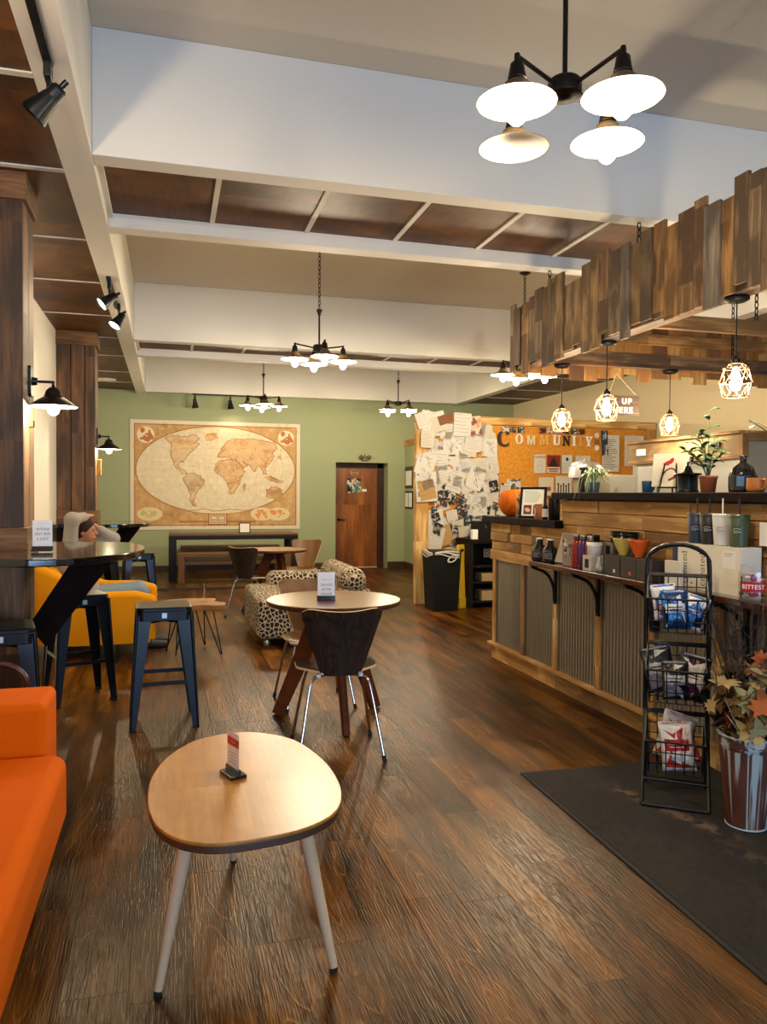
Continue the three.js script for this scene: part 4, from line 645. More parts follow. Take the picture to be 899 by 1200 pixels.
  for (const [d, col, nm, sc] of tum) {
    const t = thing('tumbler', nm + ' tumbler with a straw on the cream carton', 'tumbler', [2.61, SHELF + 0.226, d], 0, 'straw tumblers in a row');
    mesh('cup_body', lathe([[0.001, 0], [0.037, 0], [0.039, 0.004], [0.048, 0.14], [0.001, 0.14]], 26), std(col, 0.45), t); mesh('lid', lathe([[0.049, 0.138], [0.049, 0.15], [0.044, 0.154], [0.001, 0.154]], 26), std(col, 0.35), t); mesh('straw', cyl(0.004, 0.004, 0.1, 8, 0.13), std(sc, 0.5), t);
    const g = new THREE.CylinderGeometry(0.0462, 0.0438, 0.04, 10, 1, true, Math.PI * 1.51, 1.3); const tx = canText(128, 64, '#' + col.toString(16).padStart(6, '0'), (c, w, h) => { c.strokeStyle = nm === 'white' ? '#4a4a48' : '#d9d6cc'; c.lineWidth = 3; c.beginPath(); c.moveTo(16, 26); c.quadraticCurveTo(56, 6, 100, 24); c.stroke(); c.strokeRect(28, 34, 44, 14); c.fillStyle = c.strokeStyle; c.fillRect(80, 40, 26, 3); });
    mesh('logo_print', move(g, 0, 0.078, 0), std(0xffffff, 0.45, { map: tx }), t, 'curved line and box logo');
  }
  const jar = thing('candy_jar', 'clear jar of wrapped sweets with a red BITTEST label', 'jar', [2.555, SHELF, 2.93], -0.35);
  mesh('jar_glass', lathe([[0.001, 0], [0.066, 0], [0.068, 0.01], [0.068, 0.125], [0.058, 0.14], [0.058, 0.155], [0.055, 0.155], [0.055, 0.14], [0.064, 0.124], [0.064, 0.012], [0.001, 0.008]], 28), M.glass, jar);
  seedState = 15; for (let i = 0; i < 22; i++) mesh('sweet', turnY(box(-0.012, 0.012, 0, 0.012, -0.018, 0.018, 0.003), rr(0, 3)).translate(rr(-0.03, 0.03), 0.012 + (i / 22) * 0.09, rr(-0.03, 0.03)), std([0xd8d2c8, 0xb02030, 0xd890a0, 0x8a7ab0][i % 4], 0.5), jar);
  const lt = canText(256, 96, '#a8121f', (c, w, h) => { c.fillStyle = '#f0e6e0'; c.font = 'bold 58px sans-serif'; c.textAlign = 'center'; c.fillText('BITTEST', w / 2, 68); });
  mesh('jar_label', move(new THREE.CylinderGeometry(0.0695, 0.0695, 0.045, 14, 1, true, Math.PI * 1.59, 1.7), 0, 0.062, 0), std(0xffffff, 0.5, { map: lt }), jar, 'red label reading BITTEST');
  const wc = single('price_card', bxd(CX - 0.022, CX - 0.016, 1.17, 1.28, 2.92, 3.03), M.paper, 'small white card on the rough planks beside the olive tumbler', 'card');
}

// a leafy branch in a small jar at the near end of the top ledge
{
  const t = thing('leafy_branch', 'arching leafy branch in a small jar beyond the orange mug', 'plant', [2.84, TOPL, 3.0]);
  mesh('jar', lathe([[0.001, 0], [0.035, 0], [0.04, 0.03], [0.03, 0.1], [0.026, 0.1], [0.001, 0.02]], 18), std(0x6a5a48, 0.5), t);
  const cu = new THREE.CatmullRomCurve3([V(0, 0.05, 0), V(-0.02, 0.2, -0.04), V(-0.05, 0.3, -0.14), V(-0.06, 0.36, -0.24)]);
  mesh('stem', new THREE.TubeGeometry(cu, 16, 0.003, 6), M.leaf, t);
  for (let k = 0; k < 14; k++) { const p = cu.getPoint(0.25 + k * 0.053), an = 2.2 + (k % 2 ? 1.3 : -1.3) + Math.sin(k) * 0.4, l = 0.05; const [g] = sheet(3, 6, (u, v) => { const w = 0.016 * Math.sin(Math.PI * v) * (u - 0.5), s2 = v * l; return V(p.x + Math.cos(an) * s2 - Math.sin(an) * w, p.y - 0.02 * v * v, p.z + Math.sin(an) * s2 + Math.cos(an) * w); }, 0.0008); mesh('leaf', g, k % 3 ? M.leaf : M.leafPale, t); }
}

// ================= COMMUNITY BOARD =================
const BD = 9.45;
{
  const b = thing('notice_board', 'large cork notice board framed in pale timber, standing free of the green wall', 'notice board', [3.05, 0, BD + 0.08]);
  const L = (x0, x1, y0, y1, d0, d1, r = 0.003) => box(x0 - 3.05, x1 - 3.05, y0, y1, BD + 0.08 - d1, BD + 0.08 - d0, r);
  mesh('cork_panel', uvMetric(flat(L(3.1, 6.5, 0.3, 2.36, BD + 0.01, BD + 0.05, 0)), 'x', 1), M.cork, b, 'orange-tan cork');
  mesh('frame_post', uvBoard(flat(L(3.04, 3.21, 0, 2.32, BD - 0.03, BD + 0.07)), 'y', 'x', 3, 0.8), M.pine, b, 'pale timber post');
  mesh('frame_post', uvBoard(flat(L(6.4, 6.54, 0, 2.32, BD - 0.03, BD + 0.07)), 'y', 'x', 1, 0.8), M.pine, b, 'pale timber post');
  mesh('frame_rail', uvBoard(flat(L(3.04, 6.54, 2.32, 2.42, BD - 0.03, BD + 0.07)), 'x', 'y', 3, 0.8), M.pine, b, 'pale timber top rail');
}
const font = await new FontLoader().loadAsync('fonts/droid/droid_serif_bold.typeface.json');
const fontS = await new FontLoader().loadAsync('fonts/droid/droid_sans_bold.typeface.json');
{
  const tx = [['C', 4.165, 2.04, 0.205, 0x2a1a10, font, 'big dark brown'], ['O', 4.42, 2.075, 0.13, 0xd6cbb0, font, 'cream'], ['M', 4.59, 2.07, 0.125, 0xcbb890, fontS, 'pale wooden first'], ['M', 4.77, 2.075, 0.125, 0xd0a058, font, 'tan wooden second'], ['U', 4.965, 2.07, 0.135, 0xd9d4c4, font, 'white'], ['N', 5.11, 2.07, 0.13, 0x1a1614, font, 'black'], ['I', 5.255, 2.07, 0.135, 0xdcd7c8, font, 'white'], ['T', 5.33, 2.07, 0.135, 0xc8924a, font, 'tan'], ['Y', 5.45, 2.07, 0.13, 0xe0dccc, font, 'white slim']];
  for (const [ch, x, y, s, col, f, nm] of tx) {
    const g = new TextGeometry(ch, { font: f, size: s, depth: 0.014, curveSegments: 6, bevelEnabled: true, bevelSize: 0.002, bevelThickness: 0.002, bevelSegments: 1 });
    g.computeBoundingBox(); g.translate(-g.boundingBox.min.x, -g.boundingBox.min.y, 0); g.scale(ch === 'C' ? 1 : 0.86, 1, 1);
    const m = single('letter', g, std(col, 0.7), nm + ' letter ' + ch + ' of the word COMMUNITY on the board', 'letter', 'letters of the word COMMUNITY'); m.position.set(x, y, -BD + 0.0);
  }
  // printed paper atlas: 6 x 4 kinds of sheet
  const COLS = 6, ROWS = 4, CW = 128, CH = 160;
  const atlas = canvasTex(COLS * CW, ROWS * CH, (c) => {
    const cell = (k, fn) => { c.save(); c.translate((k % COLS) * CW, Math.floor(k / COLS) * CH); c.beginPath(); c.rect(0, 0, CW, CH); c.clip(); fn(k); c.restore(); };
    const fill = (s) => { c.fillStyle = s; c.fillRect(0, 0, CW, CH); };
    const lines = (k, col, n, y0 = 16, w = 2) => { c.fillStyle = col; for (let i = 0; i < n; i++) c.fillRect(12, y0 + i * (CH - y0 - 12) / n, 50 + hash(i, k, 3) * 52, w); };
    const blobs = (k, cols, n, s = 30) => { for (let i = 0; i < n; i++) { c.fillStyle = cols[Math.floor(hash(i, k, 8) * cols.length)]; c.save(); c.translate(hash(i, k, 1) * CW, hash(i, k, 2) * CH); c.rotate(hash(i, k, 4) * 6); c.fillRect(-s / 2, -s / 3, 8 + hash(i, k, 5) * s, 6 + hash(i, k, 6) * s); c.restore(); } };
    for (let k = 0; k < 6; k++) cell(k, () => { fill(['#e9e6de', '#e4e0d4', '#eeece6', '#dfe2e4', '#e8e2d2', '#e6e6e2'][k]); if (k % 3 !== 2) lines(k, ['#8a8a90', '#a9a49a', '#6c7076'][k % 3], 6 + k * 2); else { c.strokeStyle = '#55504a'; c.lineWidth = 2; c.beginPath(); for (let i = 0; i < 12; i++) c.lineTo(20 + hash(i, k, 1) * 90, 20 + hash(i, k, 2) * 120); c.stroke(); } });
    cell(6, () => { fill('#cda468'); lines(6, '#8a6a3c', 4); });
    cell(7, () => { fill('#e8e4dc'); c.strokeStyle = '#8fb4cf'; c.lineWidth = 12; c.beginPath(); c.arc(64, 78, 44, 0, 5); c.stroke(); c.strokeStyle = '#c67a5a'; c.lineWidth = 9; c.beginPath(); c.arc(60, 86, 24, 1, 6.6); c.stroke(); });
    cell(8, () => { fill('#1a191b'); blobs(8, ['#d8d4cc', '#3a393c', '#8c8884', '#111'], 26); });
    cell(9, () => { fill('#e6e2da'); blobs(9, ['#242224', '#d8d4cc', '#6c6a6a', '#b0aca4'], 30); });
    cell(10, () => { fill('#2a2020'); blobs(10, ['#8a2420', '#d8c9b0', '#1a1616', '#c4582c'], 24); });
    cell(11, () => { fill('#c93a54'); lines(11, '#f0d8dc', 4); });
    cell(12, () => { fill('#e7e2d8'); c.fillStyle = '#7a2a1e'; c.font = 'bold 26px serif'; c.textAlign = 'center'; c.fillText('Cardinal', 64, 34); c.strokeStyle = '#9ab0b8'; c.lineWidth = 3; c.strokeRect(40, 60, 48, 70); c.fillStyle = '#7f98a0'; c.font = '26px serif'; c.fillText('23', 64, 104); });
    cell(13, () => { fill('#8a2018'); c.fillStyle = '#2a0c08'; c.beginPath(); c.moveTo(18, 100); c.lineTo(50, 40); c.lineTo(64, 24); c.lineTo(80, 44); c.lineTo(110, 100); c.fill(); c.fillStyle = '#e8d8c8'; c.fillRect(0, 104, CW, 56); c.fillStyle = '#8a2018'; c.fillRect(16, 116, 96, 10); c.fillRect(26, 134, 76, 8); });
    cell(14, () => { fill('#dfe3de'); c.fillStyle = '#4a6f6a'; c.fillRect(0, 0, 12, CH); c.fillRect(CW - 10, 0, 10, CH); c.fillStyle = '#22302e'; c.beginPath(); c.arc(66, 40, 14, 0, 7); c.fill(); lines(14, '#6c7a76', 5, 72); });
    cell(15, () => { fill('#ebe8e0'); lines(15, '#55606c', 16, 24); c.fillStyle = '#34508a'; c.fillRect(8, 6, 28, 18); });
    cell(16, () => { fill('#efe9da'); lines(16, '#8a7f6a', 18, 12, 1); });
    cell(17, () => { fill('#e9e2cf'); c.strokeStyle = '#c9782c'; c.lineWidth = 4; c.strokeRect(8, 8, 112, 144); c.fillStyle = '#b04a2c'; c.fillRect(30, 84, 68, 30); });
    cell(18, () => { fill('#e5e2da'); for (let i = 0; i < 5; i++) { c.fillStyle = '#3a3432'; c.fillRect(20 + i * 19, 60 + (i % 2) * 10, 9, 70); c.beginPath(); c.arc(24 + i * 19, 52 + (i % 2) * 10, 7, 0, 7); c.fill(); } });
    cell(19, () => { fill('#ece9e2'); lines(19, '#5f6a78', 3, 16, 5); c.fillStyle = '#8492a0'; c.fillRect(14, 70, 100, 18); c.fillRect(14, 104, 100, 24); c.fillStyle = '#3a3a3c'; c.fillRect(14, 50, 40, 12); c.fillRect(66, 50, 46, 12); });
    cell(20, () => { fill('#4a3a34'); blobs(20, ['#c9a58a', '#2a2220', '#e0d4c8', '#7a4a34'], 20); });
    cell(21, () => { fill('#2a3a44'); blobs(21, ['#7f9aa8', '#c9d2d4', '#15181c', '#4a5f6a'], 20); });
    cell(22, () => { fill('#e2d5c4'); blobs(22, ['#c85a3a', '#e8a878', '#9a5a4a', '#d8cfc2'], 14, 44); });
    cell(23, () => { fill('#8a5a34'); lines(23, '#5a3820', 2); });
  });
  const pm = std(0xd2cec6, 0.85, { map: atlas });
  const geoOf = {};
  const sheetGeo = (kind) => geoOf[kind] ??= (() => { const g = flat(new THREE.BoxGeometry(1, 1, 1)), p = g.attributes.position, n = g.attributes.normal, uv = g.attributes.uv, cx = kind % COLS, cy = Math.floor(kind / COLS); for (let i = 0; i < p.count; i++) uv.setXY(i, (cx + 0.04 + 0.92 * (p.getX(i) + 0.5)) / COLS, 1 - (cy + 0.96 - 0.92 * (p.getY(i) + 0.5)) / ROWS); return g; })();
  let layer = 0;
  const pin = (kind, x, y, w, h, a, name, label, cat, group) => { const m = single(name, sheetGeo(kind), pm, label, cat, group); m.position.set(x, y, -(BD - 0.004 - (layer = (layer + 1) % 12) * 0.0022)); m.scale.set(w, h, 0.0015); m.rotation.z = a; return m; };
  const pinF = (kind, x, y, w, h, a, name, label, cat, group) => { const m = pin(kind, x, y, w, h, a, name, label, cat, group); m.position.z += 0.037; return m; };
  // posters that stand out
  const P = 'poster', F = 'flyer';
  pin(12, 4.78, 1.82, 0.17, 0.25, 0, P, 'white poster with a framed number, first in the row below the letters', P);
  pin(13, 4.98, 1.82, 0.19, 0.24, 0, P, 'dark red poster with a dark building outline below the letters', P);
  pin(14, 5.18, 1.82, 0.18, 0.25, 0, P, 'pale poster with teal side bands and a dark dot', P);
  pin(16, 5.42, 1.83, 0.22, 0.22, 0, P, 'plain cream text sheet, last in the row below the letters', P);
  pin(9, 4.4, 1.55, 0.2, 0.13, 0.02, P, 'white poster with dark blocks left of the orange framed one', P);
  pin(17, 4.87, 1.52, 0.24, 0.26, 0, P, 'cream poster with an orange border above the black frame', P);
  pin(18, 5.13, 1.48, 0.24, 0.36, 0, P, 'white poster showing a row of dark standing figures', P);
  pin(15, 5.84, 1.98, 0.26, 0.5, 0, P, 'tall list with a blue corner mark on the right side of the board', P);
  pin(16, 6.2, 2.02, 0.3, 0.42, 0, P, 'cream handwritten letter beside the right post of the board', P);
  pin(21, 5.74, 2.12, 0.1, 0.34, 0.05, 'banner_strip', 'narrow grey-blue vertical strip with lettering right of the letters', 'banner');
  for (let i = 0; i < 3; i++) { const m = single('badge', (() => { const g = cyl(0.035, 0.035, 0.008, 18); g.rotateX(Math.PI / 2); return g; })(), std([0xc9c2b4, 0x8a4a34, 0xd8d2c6][i], 0.5), ['pale', 'rusty', 'white'][i] + ' round badge pinned left of the narrow strip', 'badge'); m.position.set(5.63, 2.22 - i * 0.085, -BD + 0.004); }
  seedState = 301;
  for (let i = 0; i < 9; i++) pin([9, 20, 21, 10, 22][i % 5], 4.27 + i * 0.115 + (i > 2 ? 0.2 : 0), 2.265, 0.095, 0.075, rr(-0.04, 0.04), 'photo_print', `${['black-and-white', 'brown', 'blue-grey', 'dark red', 'orange'][i % 5]} small photo print in the strip ${i > 2 ? 'above the letters' : 'above the big letter C'}`, 'photo', 'small photos under the top rail');
  // left wing: overlapping sheets
  pinF(19, 3.17, 1.5, 0.28, 0.38, 0.06, F, 'large printed sheet with grey bars hanging over the left post', F);
  pinF(2, 3.12, 1.76, 0.2, 0.2, -0.25, F, 'pale drawing sticking out past the left post of the board', F);
  pin(7, 3.47, 1.74, 0.34, 0.34, 0.12, 'drawing', 'sheet with a blue and red swirl drawing', 'drawing');
  pinF(23, 3.42, 2.37, 0.2, 0.12, 0.35, F, 'brown card tilted over the top rail', F);
  pinF(22, 3.82, 2.3, 0.2, 0.24, 0.1, 'drawing', 'orange and red drawing at the top rail', 'drawing');
  pin(1, 4.02, 2.2, 0.15, 0.22, 0.02, F, 'white sheet left of the big letter C', F);
  pin(9, 4.05, 1.72, 0.24, 0.28, 0, F, 'white sheet with two dark pictures under the big letter C', F);
  pin(11, 3.92, 1.5, 0.12, 0.13, 0.1, F, 'bright pink card among the dark photos', F);
  pin(11, 4.0, 1.1, 0.17, 0.08, 0.1, F, 'bright pink strip above the black shelf unit', F);
  const KIND = ['white lined note', 'ivory lined note', 'white sketch', 'bluish white lined note', 'cream lined note', 'plain white sketch', 'tan kraft card', 'swirl drawing', 'black photo collage', 'black-and-white flyer', 'dark red photo card', 'pink card', '', '', '', 'printed list', 'cream text sheet', '', '', '', 'brown photo', 'blue-grey photo', 'orange drawing', 'brown card'];
  const word = (kind, w, a, x, y) => `${w > 0.17 || (w > 0.11 && y < 1.5) ? 'large' : 'small'} ${KIND[kind]} pinned ${a > 0.12 ? 'leaning one way' : a < -0.12 ? 'leaning the other way' : 'straight'} ` + (y > 2.2 ? 'under the top rail' : x < 3.4 ? 'beside the left post' : y > 1.75 ? 'near the swirl drawing' : y > 1.3 ? 'around the pink card' : 'above the bin and serving unit');
  for (let i = 0; i < 120; i++) { const y = i > 90 ? rr(0.75, 1.5) : rr(1.45, 2.36), x = i > 90 ? rr(3.28, 4.1) : rr(3.12, 4.1), w = rr(0.12, 0.24), k = [0, 1, 2, 3, 4, 5, 0, 2, 4, 6][i % 10], h = w * rr(0.8, 1.35), a = rr(-0.35, 0.35); (x < 3.22 || y > 2.3 ? pinF : pin)(k, x, y, w, h, a, 'pinned_note', word(k, w, a, x, y), 'note', 'notes and photos on the board'); }
  for (let i = 0; i < 110; i++) { const y = rr(0.72, 1.62), x = rr(y < 1.3 ? 3.26 : 3.3, 4.15), w = rr(0.06, 0.14), k = [8, 9, 10, 20, 21, 8, 0, 2, 9, 3, 1, 22][i % 12], h = w * rr(0.7, 1.3), a = rr(-0.6, 0.6); pin(k, x, y, w, h, a, 'pinned_photo', word(k, w, a, x, y), 'photo', 'notes and photos on the board'); }
  for (let i = 0; i < 10; i++) { const k = [0, 15, 16, 9, 2][i % 5], x = rr(4.15, 4.6), y = rr(1.2, 1.45), a = rr(-0.1, 0.1); pin(k, x, y, 0.18, 0.22, a, 'pinned_note', `${KIND[k]} pinned ${y > 1.32 ? 'above' : 'behind'} the pumpkin ${a > 0 ? 'slightly askew' : 'upright'}`, 'note', 'printed sheets behind the pumpkin'); }
}
// frames on the green partition
{
  const f1 = thing('framed_notice', 'brown-framed notice on the green partition, the upper one', 'frame', [4.32, 1.52, 13.8]);
  mesh('frame_border', [box(-0.015, 0, 0, 0.4, -0.23, 0.23, 0.003)], std(0x4a3a26, 0.6), f1); mesh('print', box(-0.018, -0.015, 0.05, 0.32, -0.18, 0.18), M.paper, f1);
  const f2 = thing('framed_notice', 'black frame with two white sheets on the green partition', 'frame', [4.32, 1.14, 13.8]);
  mesh('frame_border', box(-0.015, 0, 0, 0.32, -0.24, 0.24, 0.003), M.black, f2); mesh('print', box(-0.018, -0.015, 0.03, 0.29, -0.21, -0.02), M.paper, f2); mesh('print', box(-0.018, -0.015, 0.03, 0.29, 0.02, 0.21), M.paper, f2);
  const em = thing('emergency_light', 'small twin-lamp emergency light above the wooden door', 'light', [3.53, 2.02, WALL_D]);
  mesh('housing', [box(-0.06, 0.06, 0, 0.09, 0, 0.05, 0.012)], std(0x5a5040, 0.5), em); for (const s of [-1, 1]) mesh('lamp_head', new THREE.SphereGeometry(0.04, 14, 10).translate(s * 0.075, 0.07, 0.06), M.bronzeTan, em); mesh('finial', cyl(0.006, 0.004, 0.05, 8, 0.09).translate(0, 0, 0.03), M.bronze, em);
}

// ================= WORLD MAP =================
{
  const mx0 = -0.64, mx1 = 2.315, my0 = 0.76, my1 = 2.67, W = 1536, H = 992;
  const t = canvasTex(W, H, (c) => {
    c.fillStyle = '#d8cbb0'; c.fillRect(0, 0, W, H);                                     // pale margin
    const b = 34; c.fillStyle = '#9a5f2a'; c.fillRect(b, b, W - 2 * b, H - 2 * b);
    c.fillStyle = '#bf9860'; c.fillRect(b + 8, b + 8, W - 2 * b - 16, H - 2 * b - 16);
    for (let i = 0; i < 900; i++) { c.fillStyle = hash(i, 1, 6) < 0.5 ? 'rgba(120,70,25,.10)' : 'rgba(235,215,170,.12)'; c.beginPath(); c.ellipse(b + hash(i, 2, 6) * (W - 2 * b), b + hash(i, 3, 6) * (H - 2 * b), 6 + hash(i, 4, 6) * 40, 4 + hash(i, 5, 6) * 22, hash(i, 6, 6) * 3, 0, 7); c.fill(); }
    const cx = W / 2, cy = H * 0.45, rx = W / 2 - b - 14, ry = H * 0.405;
    c.save(); c.beginPath(); c.ellipse(cx, cy, rx, ry, 0, 0, 7); c.fillStyle = '#d8caaa'; c.fill(); c.lineWidth = 9; c.strokeStyle = '#9c6a34'; c.stroke(); c.clip();
    for (let i = 0; i < 1400; i++) { c.fillStyle = hash(i, 1, 7) < 0.6 ? 'rgba(185,150,95,.12)' : 'rgba(240,228,195,.2)'; c.beginPath(); c.ellipse(cx + (hash(i, 2, 7) - 0.5) * 2 * rx, cy + (hash(i, 3, 7) - 0.5) * 2 * ry, 3 + hash(i, 4, 7) * 30, 2 + hash(i, 5, 7) * 14, hash(i, 6, 7) * 3, 0, 7); c.fill(); }
    c.strokeStyle = 'rgba(150,115,70,.35)'; c.lineWidth = 1.5;
    for (let k = -5; k <= 5; k++) { c.beginPath(); c.ellipse(cx, cy, Math.abs(k) / 6 * rx + 0.1, ry, 0, k < 0 ? Math.PI / 2 : -Math.PI / 2, k < 0 ? Math.PI * 1.5 : Math.PI / 2); c.stroke(); c.beginPath(); c.moveTo(cx - rx, cy + k / 6 * ry); c.lineTo(cx + rx, cy + k / 6 * ry); c.stroke(); }
    // coasts, in map units: u 0..100 across, v 0..100 down the printed area
    const LAND = [
      [[18, 14], [22, 11], [27, 12], [31, 12], [36, 10], [39, 14], [36, 18], [39, 20], [36, 25], [33, 30], [31, 35], [29, 40], [27, 40], [25, 44], [27, 47], [30, 49], [31, 53], [28, 52], [25, 47], [23, 42], [22, 36], [21, 30], [22, 22], [20, 18]],
      [[31, 53], [35, 52], [39, 55], [42, 60], [41, 65], [39, 69], [37, 74], [36, 79], [35, 84], [37, 88], [35, 88], [33, 82], [33, 74], [31, 66], [29, 59]],
      [[43, 9], [49, 8], [50, 12], [46, 16], [43, 15]],
      [[49, 42], [52, 38], [57, 36], [61, 38], [64, 41], [66, 46], [67, 50], [65, 56], [64, 62], [62, 68], [60, 74], [58, 74], [57, 68], [55, 60], [53, 55], [50, 53], [48, 49]],
      [[50, 34], [51, 30], [53, 28], [53, 23], [56, 16], [60, 14], [66, 14], [73, 13], [80, 15], [86, 17], [88, 23], [85, 27], [86, 32], [84, 38], [82, 42], [80, 46], [81, 52], [79, 52], [78, 46], [76, 43], [74, 47], [73, 50], [71, 44], [68, 40], [66, 38], [69, 43], [66, 46], [64, 41], [62, 37], [59, 36], [57, 34], [54, 34]],
      [[81, 70], [84, 67], [87, 66], [89, 67], [91, 70], [91, 76], [89, 81], [85, 79], [81, 78]],
      [[80, 56], [83, 54], [86, 56], [89, 59], [92, 61], [89, 62], [84, 60]], [[66, 66], [67.5, 63], [68, 68], [66.5, 71]], [[52, 25], [53.5, 22], [54, 27], [52, 29]], [[88.5, 33], [90, 30], [90.5, 35]], [[94, 84], [96, 80], [96.5, 83]],
      [[22, 97], [30, 95], [42, 91], [47, 94], [58, 92], [70, 93], [82, 96], [80, 102], [30, 102]]];
    const cols = ['#d2b488', '#cab08a', '#d8bd92', '#d0aa7a', '#d0ac7c', '#b88c5c', '#cc9e6a', '#d0a468', '#d0a468', '#d0a468', '#c99a5c', '#dcc79a'];
    const px = (u) => b + 8 + u / 100 * (W - 2 * b - 16), py = (v) => b + 8 + v / 100 * (H * 0.84);
    LAND.forEach((p, k) => {
      const P = []; p.forEach((a, i) => { const q = p[(i + 1) % p.length]; for (let s = 0; s < 5; s++) { const f = s / 5; P.push([px(a[0] + (q[0] - a[0]) * f) + (hash(i, s, k) - 0.5) * 12, py(a[1] + (q[1] - a[1]) * f) + (hash(s, i, k + 40) - 0.5) * 12]); } });
      c.beginPath(); P.forEach(([x, y], i) => (i ? c.lineTo(x, y) : c.moveTo(x, y))); c.closePath(); c.fillStyle = cols[k]; c.fill(); c.lineWidth = 4; c.strokeStyle = '#7d4a1e'; c.stroke();
      if (k === 11) return;
      c.save(); c.clip(); const xs = P.map((q) => q[0]), ys = P.map((q) => q[1]), x0 = Math.min(...xs), x1 = Math.max(...xs), y0 = Math.min(...ys), y1 = Math.max(...ys);
      for (let i = 0; i < 26; i++) { c.fillStyle = ['rgba(190,110,50,.25)', 'rgba(225,195,140,.35)', 'rgba(150,140,95,.25)'][i % 3]; c.beginPath(); c.ellipse(x0 + hash(i, k, 1) * (x1 - x0), y0 + hash(i, k, 2) * (y1 - y0), 14 + hash(i, k, 3) * 40, 10 + hash(i, k, 4) * 30, 0, 0, 7); c.fill(); }
      c.strokeStyle = 'rgba(110,60,25,.7)'; c.lineWidth = 2; const nb = (k === 3 || k === 4) ? 26 : (k < 2 ? 12 : 3);
      for (let i = 0; i < nb; i++) { let x = x0 + hash(i, k, 5) * (x1 - x0), y = y0 + hash(i, k, 6) * (y1 - y0); c.beginPath(); c.moveTo(x, y); for (let s = 0; s < 5; s++) { x += (hash(i, s, k + 7) - 0.5) * 70; y += (hash(i, s, k + 8) - 0.5) * 70; c.lineTo(x, y); } c.stroke(); } c.restore();
    });
    c.restore();
    // corner insets and lower figures
    for (const [ix, iy, iw, ih] of [[60, 60, 150, 150], [W - 210, 66, 150, 140]]) { c.fillStyle = '#e2d4b0'; c.beginPath(); c.ellipse(ix + iw / 2, iy + ih / 2, iw / 2, ih / 2, 0, 0, 7); c.fill(); c.fillStyle = '#b5703a'; for (let i = 0; i < 9; i++) { c.beginPath(); c.ellipse(ix + iw * (0.2 + 0.6 * hash(i, 1, 77)), iy + ih * (0.2 + 0.6 * hash(i, 2, 77)), 8 + 24 * hash(i, 3, 77), 8 + 16 * hash(i, 4, 77), i, 0, 7); c.fill(); } }
    for (const [ix, col] of [[170, 'rgba(190,180,110,.8)'], [1180, 'rgba(215,140,70,.8)'], [1330, 'rgba(215,140,70,.8)']]) { c.fillStyle = '#ddc89c'; c.beginPath(); c.ellipse(ix, 850, 110, 62, 0, 0, 7); c.fill(); c.fillStyle = col; for (let i = 0; i < 12; i++) { c.beginPath(); c.ellipse(ix - 70 + 140 * hash(i, ix, 1), 820 + 60 * hash(i, ix, 2), 8 + 22 * hash(i, ix, 3), 6 + 16 * hash(i, ix, 4), i, 0, 7); c.fill(); } }
    c.fillStyle = '#a8683a'; c.fillRect(420, 912, 700, 16);
    c.fillStyle = '#8a4a22'; c.fillRect(686, 846, 170, 104); c.fillStyle = '#d9b886'; c.fillRect(694, 854, 154, 88); c.fillStyle = '#8a4a22'; c.fillRect(706, 866, 130, 64); c.fillStyle = '#e0c99a'; c.fillRect(712, 872, 118, 52);
    c.fillStyle = '#5d2f14'; c.textAlign = 'center'; c.font = 'bold 16px serif'; c.fillText('THE', 771, 891); c.font = 'bold 27px serif'; c.fillText('WORLD', 771, 916);
  });
  const m = thing('world_map', 'large antique-style world map mural on the green wall', 'map', [mx0, my0, WALL_D - 0.002]);
  mesh('backing', box(0, mx1 - mx0, 0, my1 - my0, 0, 0.012), M.paper, m);
  mesh('print', new THREE.PlaneGeometry(mx1 - mx0, my1 - my0).translate((mx1 - mx0) / 2, (my1 - my0) / 2, 0.0135), std(0xffffff, 0.75, { map: t }), m, 'sepia map print with the title THE WORLD');
}

// ================= BACK TABLE AND BENCHES =================
{
  const t = thing('long_table', 'long black-legged dining table under the world map', 'table', [0.0, 0.032, 12.46]);
  const top = std(0x8d8f6a, 0.5, { map: rep(mapleMap, 1, 1) });
  mesh('tabletop', [uvMetric(flat(box(0, 2.02, 0.7, 0.73, -0.75, 0, 0.004)), 'x', 1)], std(0x6a5a48, 0.4, { map: mapleMap }), t, 'brown top');
  mesh('apron', [box(0, 2.02, 0.64, 0.7, -0.75, 0)], phys(0x121110, 0.5, { specularIntensity: 0.4 }), t);
  for (const x of [0, 1.9]) for (const z of [-0.12, -0.75]) mesh('leg', box(x, x + 0.12, 0, 0.64, z, z + 0.12, 0.004), phys(0x121110, 0.5, { specularIntensity: 0.4 }), t);
  const bench = (label, pos, w, mat) => { const b = thing('bench', label, 'bench', pos, 0, 'benches at the long table'); mesh('seat', uvMetric(flat(box(0, w, 0.4, 0.455, -0.34, 0, 0.004)), 'x', 0.9), mat, b); for (const x of [0, w - 0.09]) mesh('leg', uvMetric(flat(box(x, x + 0.09, 0, 0.4, -0.34, 0, 0.004)), 'y', 0.9), mat, b); mesh('stretcher', box(0.09, w - 0.09, 0.28, 0.34, -0.19, -0.15), mat, b); };
  bench('brown wooden bench in front of the long table', [0.14, 0.032, 12.02], 1.7, std(0x8a7454, 0.55, { map: mapleMap }));
  bench('darker wooden bench between the long table and the map wall', [0.2, 0.032, 13.7], 1.7, std(0x5e4832, 0.55, { map: mapleMap }));
  const s = thing('framed_card', 'small black card frame standing on the long table', 'frame', [1.18, 0.762, 12.62]); mesh('frame_border', box(-0.09, 0.09, 0, 0.17, -0.012, 0.006, 0.003), M.black, s); mesh('print', box(-0.075, 0.075, 0.015, 0.155, 0.006, 0.009), M.paper, s);
}

